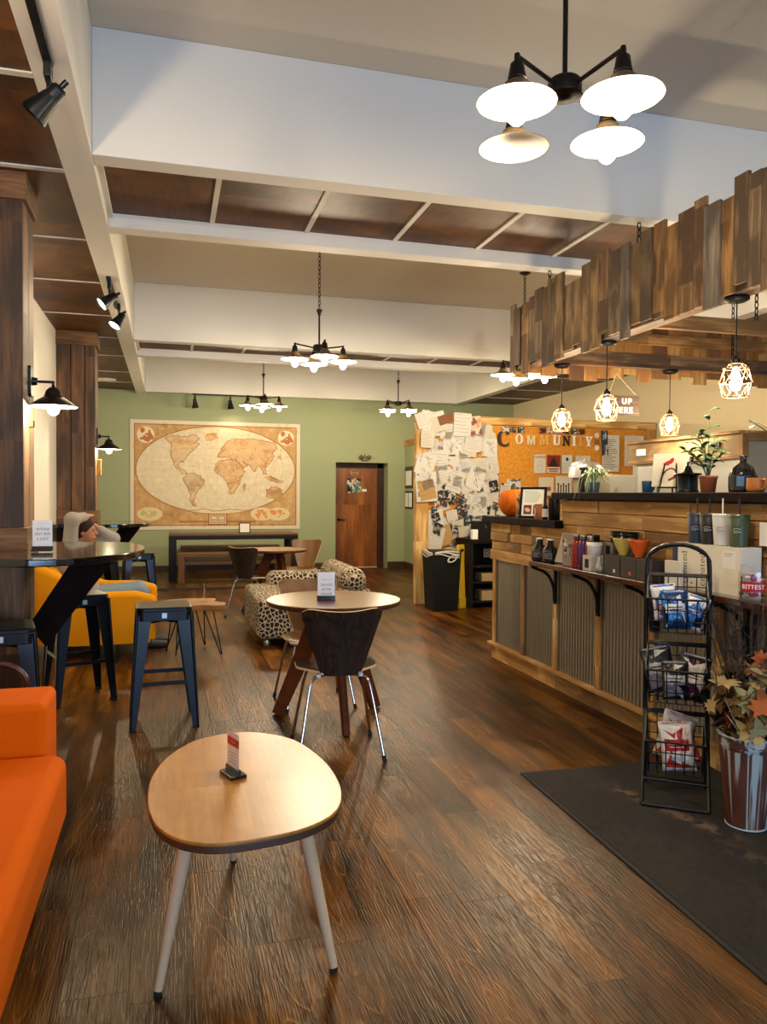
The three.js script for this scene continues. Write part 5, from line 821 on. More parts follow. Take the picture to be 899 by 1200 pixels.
// ================= ROUND TABLES AND CHAIRS =================
function roundTable(label, [x, y, d], r, h, turn, topMat) {
  const t = thing('round_table', label, 'table', [x, y, d], turn);
  const g = lathe([[0.001, h], [r - 0.004, h], [r, h - 0.004]], 56); mesh('tabletop', uvMetric(flat(g), 'x', 0.9), topMat, t);
  mesh('table_edge', lathe([[r, h - 0.004], [r, h - 0.024], [r - 0.006, h - 0.03], [0.001, h - 0.03]], 56), std(0x4a2814, 0.4), t, 'dark reddish edge');
  mesh('hub', [cyl(0.12, 0.16, 0.03, 24, h - 0.06)], M.redwood, t);
  for (let k = 0; k < 3; k++) { const a = k * 2 * Math.PI / 3 - Math.PI / 2, c = Math.cos(a), s = Math.sin(a), side = V(-s, 0, -c); mesh('leg', uvMetric(flat(beam(V(0.37 * c, 0, -0.37 * s), V(0.07 * c, h - 0.05, -0.07 * s), 0.035, 0.07, side, 0.035, 0.12)), 'y', 0.7), M.redwood, t); }
  return t;
}
roundTable('round wooden table with a handwritten card, dark wooden chairs drawn up to it', [0.99, 0, 4.72], 0.415, 0.75, 0.0, M.honey);
roundTable('smaller-looking round table near the long table and the map', [1.22, 0, 9.15], 0.36, 0.75, 0.35, M.honey);

function plyChair(label, [x, y, d], turn, backMat, group) {
  const t = thing('plywood_chair', label, 'chair', [x, y, d], turn, group);       // faces local -z
  const back = (u, v) => { const w = 0.2 + 0.24 * Math.pow(v, 0.9), q = 2 * (u - 0.5), top = v * 0.37 - 0.022 * (1 - q * q) * sm(0.7, 1, v) - 0.03 * Math.pow(Math.abs(q), 9) * sm(0.75, 1, v); return V(q * w / 2 * (1 - 0.05 * sm(0.85, 1, v) * Math.abs(q)), 0.452 + top, 0.185 + 0.1 * v - 0.055 * q * q * (0.5 + v)); };
  const [bf, brim] = sheet(14, 14, back, 0.011); const bm = mesh('backrest', bf, backMat, t); mesh('plywood_edge', brim, M.plyEdge, bm, 'pale plywood edge');
  const seat = (u, v) => { const q = 2 * (u - 0.5), s = v, hw = 0.105 + 0.115 * sm(0.02, 0.45, s) - 0.02 * sm(0.75, 1, s), zz = 0.19 - 0.41 * s + 0.05 * q * q * sm(0.7, 1, s) - 0.02; return V(q * hw, 0.452 - 0.018 * Math.sin(Math.PI * s) * (1 - q * q) - 0.02 * sm(0.85, 1, s) + 0.01 * q * q, zz); };
  const [sf, srim] = sheet(12, 14, seat, 0.011); const smh = mesh('seat', sf, backMat, t); mesh('plywood_edge', srim, M.plyEdge, smh, 'pale plywood edge');
  for (const sx of [-1, 1]) for (const sz of [-1, 1]) {
    const l = mesh('leg', tube([V(sx * 0.05, 0.428, sz * 0.04), V(sx * 0.12, 0.43, sz * 0.1), V(sx * 0.15, 0.415, sz * 0.13), V(sx * 0.165, 0.36, sz * 0.145), V(sx * 0.2, 0.16, sz * 0.19), V(sx * 0.225, 0.012, sz * 0.22)], 0.0085, 30, 10, false, 0.3), M.chrome, t);
    mesh('rubber_foot', bar(V(sx * 0.222, 0.03, sz * 0.217), V(sx * 0.227, 0, sz * 0.222), 0.011, 0.012, 10), M.rubber, l);
  }
  mesh('mounting_plate', [box(-0.1, 0.1, 0.424, 0.438, -0.06, 0.06, 0.003), box(-0.125, -0.1, 0.43, 0.45, 0.1, 0.13, 0.002), box(0.1, 0.125, 0.43, 0.45, 0.1, 0.13, 0.002)], M.steel, t);
  return t;
}
plyChair('dark-backed plywood chair on chrome legs at the round table, its back toward the coffee table', [0.885, 0, 4.13], -0.08, M.walnut, 'plywood chairs');
plyChair('light brown plywood chair across the round table, its front toward the dark-backed chair', [0.94, 0, 5.12], Math.PI + 0.05, M.walnutBrown, 'plywood chairs');
plyChair('dark-backed plywood chair at the far round table, by the long bench', [0.93, 0, 8.86], -0.75, M.walnut, 'plywood chairs');
plyChair('light brown plywood chair at the far round table, in front of the long table', [1.62, 0, 9.75], 2.6, M.walnutBrown, 'plywood chairs');

// card holders
function cardHolder(label, [x, y, d], turn, [w, h], draw, bg = '#e9e8e6') {
  const t = thing('card_holder', label, 'card holder', [x, y, d], turn, undefined);
  mesh('base', [box(-w / 2 - 0.004, w / 2 + 0.004, 0, 0.012, -0.028, 0.028, 0.002), box(-w / 2 - 0.004, w / 2 + 0.004, 0.012, 0.028, -0.006, -0.003), box(-w / 2 - 0.004, w / 2 + 0.004, 0.012, 0.028, 0.003, 0.006)], M.blackGloss, t);
  const tx = canText(192, Math.round(192 * h / w), bg, draw);
  const cm = std(0xffffff, 0.5, { map: tx });
  mesh('card', [new THREE.PlaneGeometry(w, h).translate(0, 0.012 + h / 2, 0.0008), new THREE.PlaneGeometry(w, h).rotateY(Math.PI).translate(0, 0.012 + h / 2, -0.0008)], cm, t, 'printed card');
  mesh('acrylic_pane', box(-w / 2 - 0.003, w / 2 + 0.003, 0.01, 0.018 + h, 0.0015, 0.0028), M.acrylic, t);
  return t;
}
const scrawl = (lines, col = '#2a2a30', title) => (c, w, h) => { if (title) { c.fillStyle = title[1]; c.font = '20px sans-serif'; c.textAlign = 'center'; c.fillText(title[0], w / 2, 34); } c.fillStyle = col; c.textAlign = 'center'; c.font = 'italic 40px serif'; lines.forEach((s, i) => c.fillText(s, w / 2, 100 + i * 52)); };
cardHolder('acrylic holder with a handwritten card on the black bar table', [-0.66, 1.08, 4.55], -0.05, [0.1, 0.155], scrawl(['Aching', 'Dirt Hds', 'a LIST'], '#1e1e24', ['............', '#b06a5a']));
cardHolder('acrylic holder with a handwritten card on the round table', [0.93, 0.75, 4.66], -0.2, [0.105, 0.16], scrawl(['~~~ ~~', 'Special', 'of the', 'month'], '#3a5a5a', undefined));
cardHolder('acrylic holder seen edge-on with a red and white card on the coffee table', [0.205, 0.47, 2.58], -1.22, [0.085, 0.13], (c, w, h) => { c.fillStyle = '#b0281e'; c.fillRect(0, 40, w, 62); c.fillStyle = '#e9e8e6'; c.font = 'bold 34px sans-serif'; c.textAlign = 'center'; c.fillText('\u2014\u2014', w / 2, 82); c.fillStyle = '#8a8a88'; for (let i = 0; i < 4; i++) c.fillRect(40, 150 + i * 24, 112, 6); });

// ================= BAR TABLES AND STOOLS =================
function barTable(label, pts, colD, frontD) {
  const t = thing('bar_table', label, 'bar table', [-0.79, 0, colD]);
  const g = extrude(smoothShape(pts.map(([x, d]) => [x + 0.79, d - colD])), 0.026, 0.006, 2); g.rotateX(-Math.PI / 2); g.translate(0, 1.044, 0);
  mesh('tabletop', g, M.blackGloss, t, 'glossy black top with an uneven edge');
  mesh('brace', uvBoard(flat(extrude([[0.006, 0.62], [0.1, 0.5], [0.5, 1.036], [0.27, 1.036]], 0.09, 0.003).translate(0, 0, -0.02)), 'y', 'x', 2, 1.22), M.darker, t, 'broad dark diagonal brace');
  mesh('cleat', uvBoard(flat(box(0.006, 0.06, 0.98, 1.038, -0.3, 0.2, 0.003)), 'z', 'y', 1, 1.22), M.dark, t);
}
barTable('black bar table wrapped round the column, with a handwritten card on it', [[-1.17, 4.12], [-0.98, 4.14], [-0.8, 4.1], [-0.68, 4.05], [-0.55, 4.07], [-0.4, 4.15], [-0.25, 4.35], [-0.17, 4.55], [-0.144, 4.82], [-0.18, 5.12], [-0.28, 5.35], [-0.5, 5.46], [-0.74, 5.44], [-0.745, 5.1], [-0.745, 4.75], [-0.8, 4.715], [-1.0, 4.715], [-1.17, 4.7]], 4.95);
barTable('black bar table wrapped round the far column, beside the world map', [[-1.17, 8.5], [-0.98, 8.48], [-0.8, 8.45], [-0.6, 8.4], [-0.42, 8.45], [-0.25, 8.65], [-0.195, 8.86], [-0.2, 9.2], [-0.3, 9.5], [-0.5, 9.7], [-0.74, 9.75], [-0.745, 9.5], [-0.745, 9.2], [-0.8, 9.165], [-1.0, 9.165], [-1.17, 9.15]], 9.38);

const stoolProto = (() => {
  const t = thing('metal_stool', 'black metal stool standing free on the floor in front of the side table', 'stool', [-0.03, 0, 4.93], 0.04, 'black metal bar stools');
  const H = 0.72;
  const seat = extrude(rrect(0.31, 0.31, 0.045), 0.012, 0.008, 3); const hole = new THREE.Path(); hole.absellipse(0, 0, 0.035, 0.012, 0, 7); 
  seat.rotateX(-Math.PI / 2); seat.translate(0, H - 0.02, 0);
  mesh('seat', [seat, (() => { const s = rrect(0.322, 0.322, 0.05); s.holes.push(rrect(0.3, 0.3, 0.045)); const g = extrude(s, 0.05, 0.003); g.rotateX(-Math.PI / 2); return g.translate(0, H - 0.075, 0); })()], M.stool, t);
  mesh('grip_hole', (() => { const s = new THREE.Shape(); s.absellipse(0, 0, 0.036, 0.013, 0, 7); const g = extrude(s, 0.001); g.rotateX(-Math.PI / 2); return g.translate(0, H, 0); })(), M.black, t, 'oval grip hole');
  mesh('badge', box(-0.014, 0.014, H - 0.062, H - 0.032, 0.164, 0.166), M.steel, t, 'small square badge');
  for (const sx of [-1, 1]) for (const sz of [-1, 1]) {
    // a tapered angle profile: two flats meeting at the outer corner
    const top = V(sx * 0.155, H - 0.03, sz * 0.155), foot = V(sx * 0.195, 0.0, sz * 0.195);
    const w0 = 0.032, w1 = 0.085, th = 0.006, parts = [];
    for (const ax of [0, 1]) {
      const g = new THREE.BoxGeometry(1, 1, 1), p = g.attributes.position;
      for (let i = 0; i < p.count; i++) { const up = p.getY(i) > 0, c = up ? top : foot, w = up ? w1 : w0, a = (p.getX(i) + 0.5) * w, b = (p.getZ(i)) * th; p.setXYZ(i, ax ? c.x - sx * (a) : c.x - sx * (b + th / 2), c.y, ax ? c.z - sz * (b + th / 2) : c.z - sz * a); }
      if (sx * sz * (ax ? 1 : -1) > 0) { const id = g.index.array; for (let i = 0; i < id.length; i += 3) { const q = id[i]; id[i] = id[i + 1]; id[i + 1] = q; } }
      g.computeVertexNormals(); parts.push(g);
    }
    parts.push(bar(foot, top, 0.006, 0.011, 8));
    const l = mesh('leg', parts, M.stool, t); mesh('foot_cap', box(foot.x - sx * 0.034, foot.x + sx * 0.003, 0, 0.02, foot.z - sz * 0.034, foot.z + sz * 0.003, 0.002), M.rubber, l);
  }
  const k = (y) => 0.195 - 0.04 * y / 0.69 - 0.006;
  for (const s of [-1, 1]) { mesh('stretcher', box(-k(0.27), k(0.27), 0.26, 0.285, s * k(0.27) - 0.004, s * k(0.27) + 0.004, 0.002), M.stool, t); mesh('stretcher', box(s * k(0.3) - 0.004, s * k(0.3) + 0.004, 0.305, 0.33, -k(0.3), k(0.3), 0.002), M.stool, t); }
  mesh('cross_brace', [bar(V(-0.15, 0.62, -0.15), V(0.15, 0.62, 0.15), 0.006), bar(V(-0.15, 0.62, 0.15), V(0.15, 0.62, -0.15), 0.006)], M.stool, t);
  return t;
})();
copy(stoolProto, 'black metal stool under the dark diagonal brace, in front of the mustard armchair', [-0.59, 0, 5.62], 0.35);
copy(stoolProto, 'black metal stool behind the orange sofa, against the column base', [-0.83, 0, 4.32], 0.2);
copy(stoolProto, 'black metal stool at the far bar table, the one toward the long table', [-0.33, 0, 9.3], 0.1);
copy(stoolProto, 'black metal stool at the far bar table, the one toward the column', [-0.72, 0, 8.75], 0.3);

// ================= COFFEE TABLE =================
{
  const pts = [[-0.059, 2.453], [-0.05, 2.635], [0.007, 2.836], [0.116, 2.996], [0.28, 3.041], [0.432, 2.936], [0.511, 2.706], [0.529, 2.469], [0.507, 2.305], [0.461, 2.199], [0.373, 2.126], [0.25, 2.091], [0.114, 2.089], [0.032, 2.137], [-0.022, 2.223], [-0.049, 2.332]];
  const C = [0.23, 2.5], t = thing('coffee_table', 'low rounded-triangle coffee table with a blond wooden top and three pale legs', 'coffee table', [C[0], 0, C[1]]);
  const sh = smoothShape(pts.map(([x, d]) => [x - C[0], d - C[1]]));
  const g = extrude(sh, 0.004, 0.003, 2); g.rotateX(-Math.PI / 2); g.translate(0, 0.463, 0); mesh('tabletop', uvMetric(flat(g), 'z', 0.75), M.maple, t, 'blond wood veneer top');
  const e = extrude(sh, 0.016, 0.003, 2); e.rotateX(-Math.PI / 2); e.scale(0.992, 1, 0.992); e.translate(0, 0.441, 0); mesh('table_edge', e, std(0x4a2f1a, 0.5), t, 'darker underside edge');
  for (const [fx, fd, tx, td] of [[-0.029, 2.223, 0.06, 2.31], [0.467, 2.203, 0.385, 2.3], [0.236, 2.964, 0.236, 2.82]]) {
    const l = mesh('leg', bar(V(fx - C[0], 0.012, C[1] - fd), V(tx - C[0], 0.442, C[1] - td), 0.0125, 0.024, 20), M.mapleRough, t);
    mesh('foot_pad', bar(V(fx - C[0], 0, C[1] - fd), V(fx - C[0], 0.013, C[1] - fd), 0.011, 0.0125, 14), M.rubber, l);
  }
}

// ================= ORANGE SOFA =================
{
  const O = [-0.42, 0, 3.43], t = thing('sofa', 'orange upholstered sofa with a wooden leg, cut by the edge of the view', 'sofa', O);
  const L = (x0, x1, y0, y1, d0, d1, r) => new RoundedBoxGeometry(x1 - x0, y1 - y0, d1 - d0, 5, r).translate((x0 + x1) / 2 - O[0], (y0 + y1) / 2, O[2] - (d0 + d1) / 2);
  mesh('armrest', uvMetric(flat(L(-1.12, -0.44, 0.16, 0.615, 3.09, 3.4, 0.03)), 'y', 0.25), M.orange, t);
  mesh('seat', uvMetric(flat(L(-1.1, -0.365, 0.17, 0.43, 0.5, 3.1, 0.05)), 'z', 0.25), M.orange, t);
  mesh('backrest', uvMetric(flat(L(-1.16, -0.95, 0.2, 0.82, 0.5, 3.4, 0.05)), 'y', 0.25), M.orange, t);
  for (const [x, d] of [[-0.49, 3.2], [-1.05, 3.2], [-0.49, 0.7], [-1.05, 0.7]]) mesh('leg', bar(V(x - O[0], 0, O[2] - d), V(x - O[0] - 0.01, 0.18, O[2] - d), 0.016, 0.024, 16), std(0xa89678, 0.6), t, 'pale wooden leg');
  const c = thing('bentwood_chair', 'chair with a bent brown tube armrest behind the orange sofa', 'chair', [-0.78, 0, 3.63]);
  mesh('arm_loop', tube([V(-0.3, 0.66, -0.0), V(-0.05, 0.665, 0), V(0.1, 0.66, 0), V(0.17, 0.62, 0), V(0.19, 0.55, 0), V(0.19, 0.3, 0), V(0.19, 0.0, 0)], 0.013, 44, 10), std(0x4a2f1c, 0.25, { metalness: 0.3 }), c);
  mesh('seat', box(-0.32, 0.18, 0.38, 0.42, -0.12, 0.12, 0.01), M.redwood, c); mesh('leg', bar(V(-0.28, 0, 0), V(-0.28, 0.66, 0), 0.012), std(0x4a2f1c, 0.25, { metalness: 0.3 }), c);
}

// ================= MUSTARD ARMCHAIR AND THE PERSON =================
{
  const O = [-0.62, 0, 7.3], t = thing('armchair', 'mustard yellow tub armchair with a person sitting in it', 'armchair', O);
  // U-shaped shell: near arm, back, far arm; w runs round the U
  const U = new THREE.CatmullRomCurve3([V(0.46, 0, 0.4), V(0.2, 0, 0.43), V(-0.15, 0, 0.44), V(-0.38, 0, 0.36), V(-0.46, 0, 0.12), V(-0.46, 0, -0.12), V(-0.38, 0, -0.36), V(-0.15, 0, -0.44), V(0.2, 0, -0.43), V(0.46, 0, -0.4)]);
  const hgt = (w) => { const b = Math.abs(2 * w - 1); return 0.74 - 0.22 * sm(0.25, 0.7, b) - 0.03 * sm(0.9, 1, b); };
  const [sf, rim] = sheet(48, 14, (w, v) => { const p = U.getPointAt(clamp(w, 0, 1)), h = hgt(w), r = 1 + 0.03 * Math.sin(v * 3); return V(p.x * r, 0.14 + (h - 0.14) * v, p.z * r); }, 0.11);
  mesh('shell', [sf, rim], M.mustard, t);
  const roll = []; for (let i = 0; i <= 48; i++) { const w = i / 48, p = U.getPointAt(w); roll.push(V(p.x, hgt(w) - 0.004, p.z)); }
  mesh('top_roll', [tube(roll, 0.056, 90, 14), new THREE.SphereGeometry(0.056, 14, 10).translate(roll[0].x, roll[0].y, roll[0].z), new THREE.SphereGeometry(0.056, 14, 10).translate(roll[48].x, roll[48].y, roll[48].z)], M.mustard, t);
  for (const i of [0, 48]) mesh('arm_front', tube([V(roll[i].x, 0.16, roll[i].z), V(roll[i].x, 0.35, roll[i].z), V(roll[i].x, roll[i].y, roll[i].z)], 0.056, 12, 14), M.mustard, t);
  mesh('seat_cushion', new RoundedBoxGeometry(0.8, 0.18, 0.76, 4, 0.05).translate(0.04, 0.35, 0), M.mustard, t); mesh('base', new RoundedBoxGeometry(0.84, 0.16, 0.8, 3, 0.04).translate(0.02, 0.2, 0), M.mustard, t);
  const bc = new RoundedBoxGeometry(0.16, 0.34, 0.6, 5, 0.07); bc.rotateZ(0.15); mesh('back_cushion', bc.translate(-0.33, 0.58, 0), M.mustard, t);
  for (const [x, z] of [[0.16, 0.34], [0.18, -0.3], [-0.3, 0.3], [-0.3, -0.3]]) mesh('leg', bar(V(x, 0, z), V(x, 0.14, z), 0.013, 0.02, 12), std(0xa08a68, 0.6), t, 'pale wooden leg');
}
function sdfGeo(c, half, res, f) {
  const mc = new MarchingCubes(res, M.paper, false, false, 90000), n = res; mc.isolation = 0;
  for (let k = 0; k < n; k++) for (let j = 0; j < n; j++) for (let i = 0; i < n; i++) mc.field[i + j * n + k * n * n] = -f(c.x + (i - n / 2) / (n / 2) * half, c.y + (j - n / 2) / (n / 2) * half, c.z + (k - n / 2) / (n / 2) * half);
  mc.update();
  const g = new THREE.BufferGeometry(), p = new Float32Array(mc.count * 3); for (let i = 0; i < mc.count; i++) { p[i * 3] = c.x + mc.positionArray[i * 3] * half; p[i * 3 + 1] = c.y + mc.positionArray[i * 3 + 1] * half; p[i * 3 + 2] = c.z + mc.positionArray[i * 3 + 2] * half; }
  g.setAttribute('position', new THREE.BufferAttribute(p, 3)); return smooth(g, 1e-5);
}
const cap = (a, b, ra, rb) => { const dx = b[0] - a[0], dy = b[1] - a[1], dz = b[2] - a[2], L = dx * dx + dy * dy + dz * dz || 1e-9; return (x, y, z) => { const t = clamp(((x - a[0]) * dx + (y - a[1]) * dy + (z - a[2]) * dz) / L); return Math.hypot(x - a[0] - dx * t, y - a[1] - dy * t, z - a[2] - dz * t) - (ra + (rb - ra) * t); }; };
const ell = (c, r) => (x, y, z) => { const k = Math.hypot((x - c[0]) / r[0], (y - c[1]) / r[1], (z - c[2]) / r[2]); return (k - 1) * Math.min(...r); };
const union = (list, k) => (x, y, z) => { let d = 9; for (const f of list) { const b = f(x, y, z), h = clamp(0.5 + 0.5 * (b - d) / k); d = b + (d - b) * h - k * h * (1 - h); } return d; };
{
  // local axes: x forward (the way the person faces), y up, z toward the room's front
  const t = thing('person', 'seated person in a grey sweater and jeans with both hands on the head', 'person', [-0.72, 0, 7.3], 0.12);
  const S = (x, y, d) => [x + 0.72, y, 7.3 - d];
  const hip = 0.47;
  const J = { hipR: [0, hip, 0.09], hipL: [0, hip, -0.09], waist: [-0.05, 0.62, 0], chest: [-0.1, 0.8, 0], neck: [-0.07, 0.95, 0], shR: [-0.12, 0.89, 0.16], shL: [-0.1, 0.89, -0.16], elR: [-0.1, 1.17, 0.2], elL: [0.25, 0.98, -0.14], wrR: [0.02, 1.19, 0.05], wrL: [0.09, 1.1, -0.08], knR: [0.47, 0.52, 0.1], knL: [0.47, 0.52, -0.1], anR: [0.52, 0.1, 0.1], anL: [0.55, 0.1, -0.12] };
  const head = [0.0, 1.065, 0.01];
  const skin = std(0xa06c4e, 0.55), sweater = phys(0x8d877f, 0.95, { bumpMap: rep(fabricBump, 4, 4), bumpScale: 0.001 }), denim = std(0x6f8290, 0.9), hair = phys(0x2c180b, 0.7, { specularIntensity: 0.4 });
  // body: head with face, neck, trunk, limbs in one skin
  const finger = (w, dir, side, k) => { const out = []; for (let i = 0; i < 4; i++) { const o = (i - 1.5) * 0.017, b = [w[0] + dir[0] * 0.07 + side[0] * o, w[1] + dir[1] * 0.07 + side[1] * o, w[2] + dir[2] * 0.07 + side[2] * o], m = [b[0] + dir[0] * 0.034, b[1] + dir[1] * 0.034 - 0.004, b[2] + dir[2] * 0.034], e = [m[0] + dir[0] * (0.024 + 0.004 * (i % 3)), m[1] + dir[1] * 0.024 - 0.014, m[2] + dir[2] * 0.024]; out.push(cap(b, m, 0.0085, 0.008), cap(m, e, 0.008, 0.0068)); } const tb = [w[0] + dir[0] * 0.02 - side[0] * 0.03, w[1] + dir[1] * 0.02 - side[1] * 0.03, w[2] + dir[2] * 0.02 - side[2] * 0.03]; out.push(cap([w[0], w[1], w[2]], tb, 0.014, 0.011), cap(tb, [tb[0] + dir[0] * 0.04 - side[0] * 0.012, tb[1] + dir[1] * 0.04 - 0.01, tb[2] + dir[2] * 0.04 - side[2] * 0.012], 0.01, 0.008)); return out; };
  const palm = (w, dir, side) => [-1, 0, 1].map((i) => cap([w[0] + side[0] * i * 0.012, w[1] + side[1] * i * 0.012, w[2] + side[2] * i * 0.012], [w[0] + dir[0] * 0.075 + side[0] * i * 0.022, w[1] + dir[1] * 0.075 + side[1] * i * 0.022, w[2] + dir[2] * 0.075 + side[2] * i * 0.022], 0.017, 0.015));
  const dR = [0.3, 0.1, -0.95], sR = [0.95, -0.05, 0.3], dL = [-0.75, 0.6, 0.25], sL = [0.3, 0.1, 0.95];
  const hx = head[0], hy = head[1], hz = head[2];
  const headF = union([ell([hx - 0.008, hy + 0.02, hz], [0.093, 0.098, 0.075]), ell([hx + 0.03, hy - 0.04, hz + 0.0], [0.06, 0.075, 0.056]), ell([hx + 0.055, hy - 0.095, hz], [0.028, 0.024, 0.028]), cap([hx + 0.083, hy + 0.008, hz], [hx + 0.106, hy - 0.03, hz], 0.009, 0.013), ell([hx + 0.083, hy - 0.058, hz], [0.012, 0.007, 0.022]), ell([hx + 0.083, hy - 0.07, hz], [0.012, 0.007, 0.02]), cap([hx + 0.076, hy + 0.016, hz - 0.035], [hx + 0.076, hy + 0.016, hz + 0.035], 0.011, 0.011), ell([hx - 0.01, hy - 0.01, hz + 0.076], [0.022, 0.032, 0.01]), ell([hx - 0.01, hy - 0.01, hz - 0.076], [0.022, 0.032, 0.01]), cap([hx - 0.02, hy - 0.05, hz], J.neck, 0.052, 0.055)], 0.014);
  const hg = sdfGeo(V(hx, hy - 0.02, hz), 0.19, 80, headF);
  const handR = sdfGeo(V(0.06, 1.19, -0.01), 0.16, 72, union([...palm(J.wrR, dR, sR), ...finger(J.wrR, dR, sR), cap(J.wrR, [J.elR[0] * 0.3 + J.wrR[0] * 0.7, J.elR[1] * 0.3 + J.wrR[1] * 0.7, J.elR[2] * 0.3 + J.wrR[2] * 0.7], 0.024, 0.028)], 0.006));
  const handL = sdfGeo(V(0.06, 1.12, -0.07), 0.17, 72, union([...palm(J.wrL, dL, sL), ...finger(J.wrL, dL, sL), cap(J.wrL, [J.elL[0] * 0.4 + J.wrL[0] * 0.6, J.elL[1] * 0.4 + J.wrL[1] * 0.6, J.elL[2] * 0.4 + J.wrL[2] * 0.6], 0.024, 0.03)], 0.006));
  const trunk = sdfGeo(V(0.2, 0.6, 0), 0.68, 76, union([cap(J.neck, J.chest, 0.052, 0.12), cap(J.chest, J.waist, 0.12, 0.11), cap(J.waist, [0, hip, 0], 0.11, 0.12), cap(J.shR, J.elR, 0.045, 0.036), cap(J.elR, J.wrR, 0.036, 0.026), cap(J.shL, J.elL, 0.045, 0.036), cap(J.elL, J.wrL, 0.036, 0.026), cap(J.hipR, J.knR, 0.08, 0.055), cap(J.knR, J.anR, 0.052, 0.036), cap(J.hipL, J.knL, 0.08, 0.055), cap(J.knL, J.anL, 0.052, 0.036)], 0.03));
  mesh('body', [hg, handR, handL, trunk], skin, t);
  mesh('sweater', sdfGeo(V(0.02, 0.86, 0.02), 0.44, 84, union([cap([J.neck[0] - 0.01, J.neck[1] - 0.05, 0], J.chest, 0.075, 0.145), cap(J.chest, J.waist, 0.145, 0.14), cap(J.waist, [0.0, hip + 0.03, 0], 0.14, 0.145), cap(J.shR, J.elR, 0.066, 0.055), cap(J.elR, [J.wrR[0] * 0.82 + J.elR[0] * 0.18, J.wrR[1] * 0.82 + J.elR[1] * 0.18, J.wrR[2] * 0.82 + J.elR[2] * 0.18], 0.055, 0.042), cap(J.shL, J.elL, 0.066, 0.055), cap(J.elL, [J.wrL[0] * 0.7 + J.elL[0] * 0.3, J.wrL[1] * 0.7 + J.elL[1] * 0.3, J.wrL[2] * 0.7 + J.elL[2] * 0.3], 0.055, 0.042)], 0.04)), sweater, t, 'grey knitted sweater');
  mesh('jeans', sdfGeo(V(0.25, 0.34, 0), 0.45, 84, union([cap([-0.02, hip + 0.04, 0], [0.02, hip - 0.02, 0], 0.13, 0.125), cap(J.hipR, J.knR, 0.092, 0.07), cap(J.knR, [J.anR[0], 0.13, J.anR[2]], 0.068, 0.055), cap(J.hipL, J.knL, 0.092, 0.07), cap(J.knL, [J.anL[0], 0.13, J.anL[2]], 0.068, 0.055)], 0.03)), denim, t, 'pale blue jeans');
  mesh('hair', sdfGeo(V(hx - 0.04, hy - 0.03, hz), 0.24, 80, (x, y, z) => { const cut = -((x - hx) * 0.85 - (y - hy) * 0.75 - 0.03 + 0.1 * Math.abs(z - hz)); const d = union([ell([hx - 0.012, hy + 0.025, hz], [0.106, 0.108, 0.09]), cap([hx - 0.07, hy - 0.01, hz], [hx - 0.13, hy - 0.15, hz + 0.02], 0.06, 0.04), cap([hx - 0.13, hy - 0.15, hz + 0.02], [hx - 0.16, hy - 0.22, hz + 0.05], 0.04, 0.03)], 0.03)(x, y, z); return Math.max(d, -cut); }), hair, t, 'brown hair tied back');
  mesh('eye', [new THREE.SphereGeometry(0.0085, 10, 8).translate(hx + 0.079, hy + 0.002, hz + 0.03), new THREE.SphereGeometry(0.0085, 10, 8).translate(hx + 0.079, hy + 0.002, hz - 0.03)], std(0x1e1612, 0.3), t, 'dark eyes');
  for (const a of [J.anR, J.anL]) mesh('shoe', sdfGeo(V(a[0] + 0.06, 0.06, a[2]), 0.2, 40, (x, y, z) => Math.max(union([cap([a[0] - 0.02, 0.045, a[2]], [a[0] + 0.16, 0.03, a[2]], 0.045, 0.035), cap([a[0], 0.05, a[2]], [a[0], 0.12, a[2]], 0.045, 0.05)], 0.02)(x, y, z), 0.001 - y)), std(0x1c1a1a, 0.6), t, 'dark trainer');
}

// ================= LIVE-EDGE SIDE TABLE =================
{
  const O = [0.18, 0, 6.95], t = thing('side_table', 'live-edge wood slab side table on black hairpin legs', 'side table', O);
  const g = extrude(smoothShape([[-0.28, 0.05], [-0.2, -0.15], [-0.05, -0.22], [0.1, -0.2], [0.24, -0.25], [0.29, -0.1], [0.2, 0.02], [0.22, 0.18], [0.05, 0.24], [-0.15, 0.2]].map(([x, d]) => [x, d])), 0.035, 0.008, 2); g.rotateX(-Math.PI / 2); g.translate(0, 0.41, 0);
  mesh('slab_top', uvMetric(flat(g), 'x', 0.6), std(0xb89c7c, 0.5, { map: mapleMap }), t, 'pale slab with a natural edge');
  for (const [x, z] of [[-0.12, 0.08], [0.14, -0.33], [0.26, 0.13], [-0.2, -0.12]]) mesh('hairpin_leg', path([V(x * 0.55 - 0.035, 0.415, z * 0.5), V(x * 0.98, 0.01, z), V(x * 1.02, 0.01, z), V(x * 0.55 + 0.045, 0.415, z * 0.5)], 0.0055, 8), M.wire, t);
  const v = thing('bud_vase', 'tiny clear bud vase with a thin stick on the slab side table', 'vase', [0.3, 0.453, 6.95]); mesh('vase_glass', lathe([[0.001, 0], [0.03, 0], [0.032, 0.012], [0.012, 0.03], [0.009, 0.12], [0.007, 0.12], [0.008, 0.03], [0.001, 0.012]], 16), M.glass, v); mesh('stick', tube([V(0, 0.02, 0), V(0.003, 0.1, 0), V(-0.006, 0.16, 0)], 0.002, 8, 5), std(0xb0a48a, 0.8), v);
}

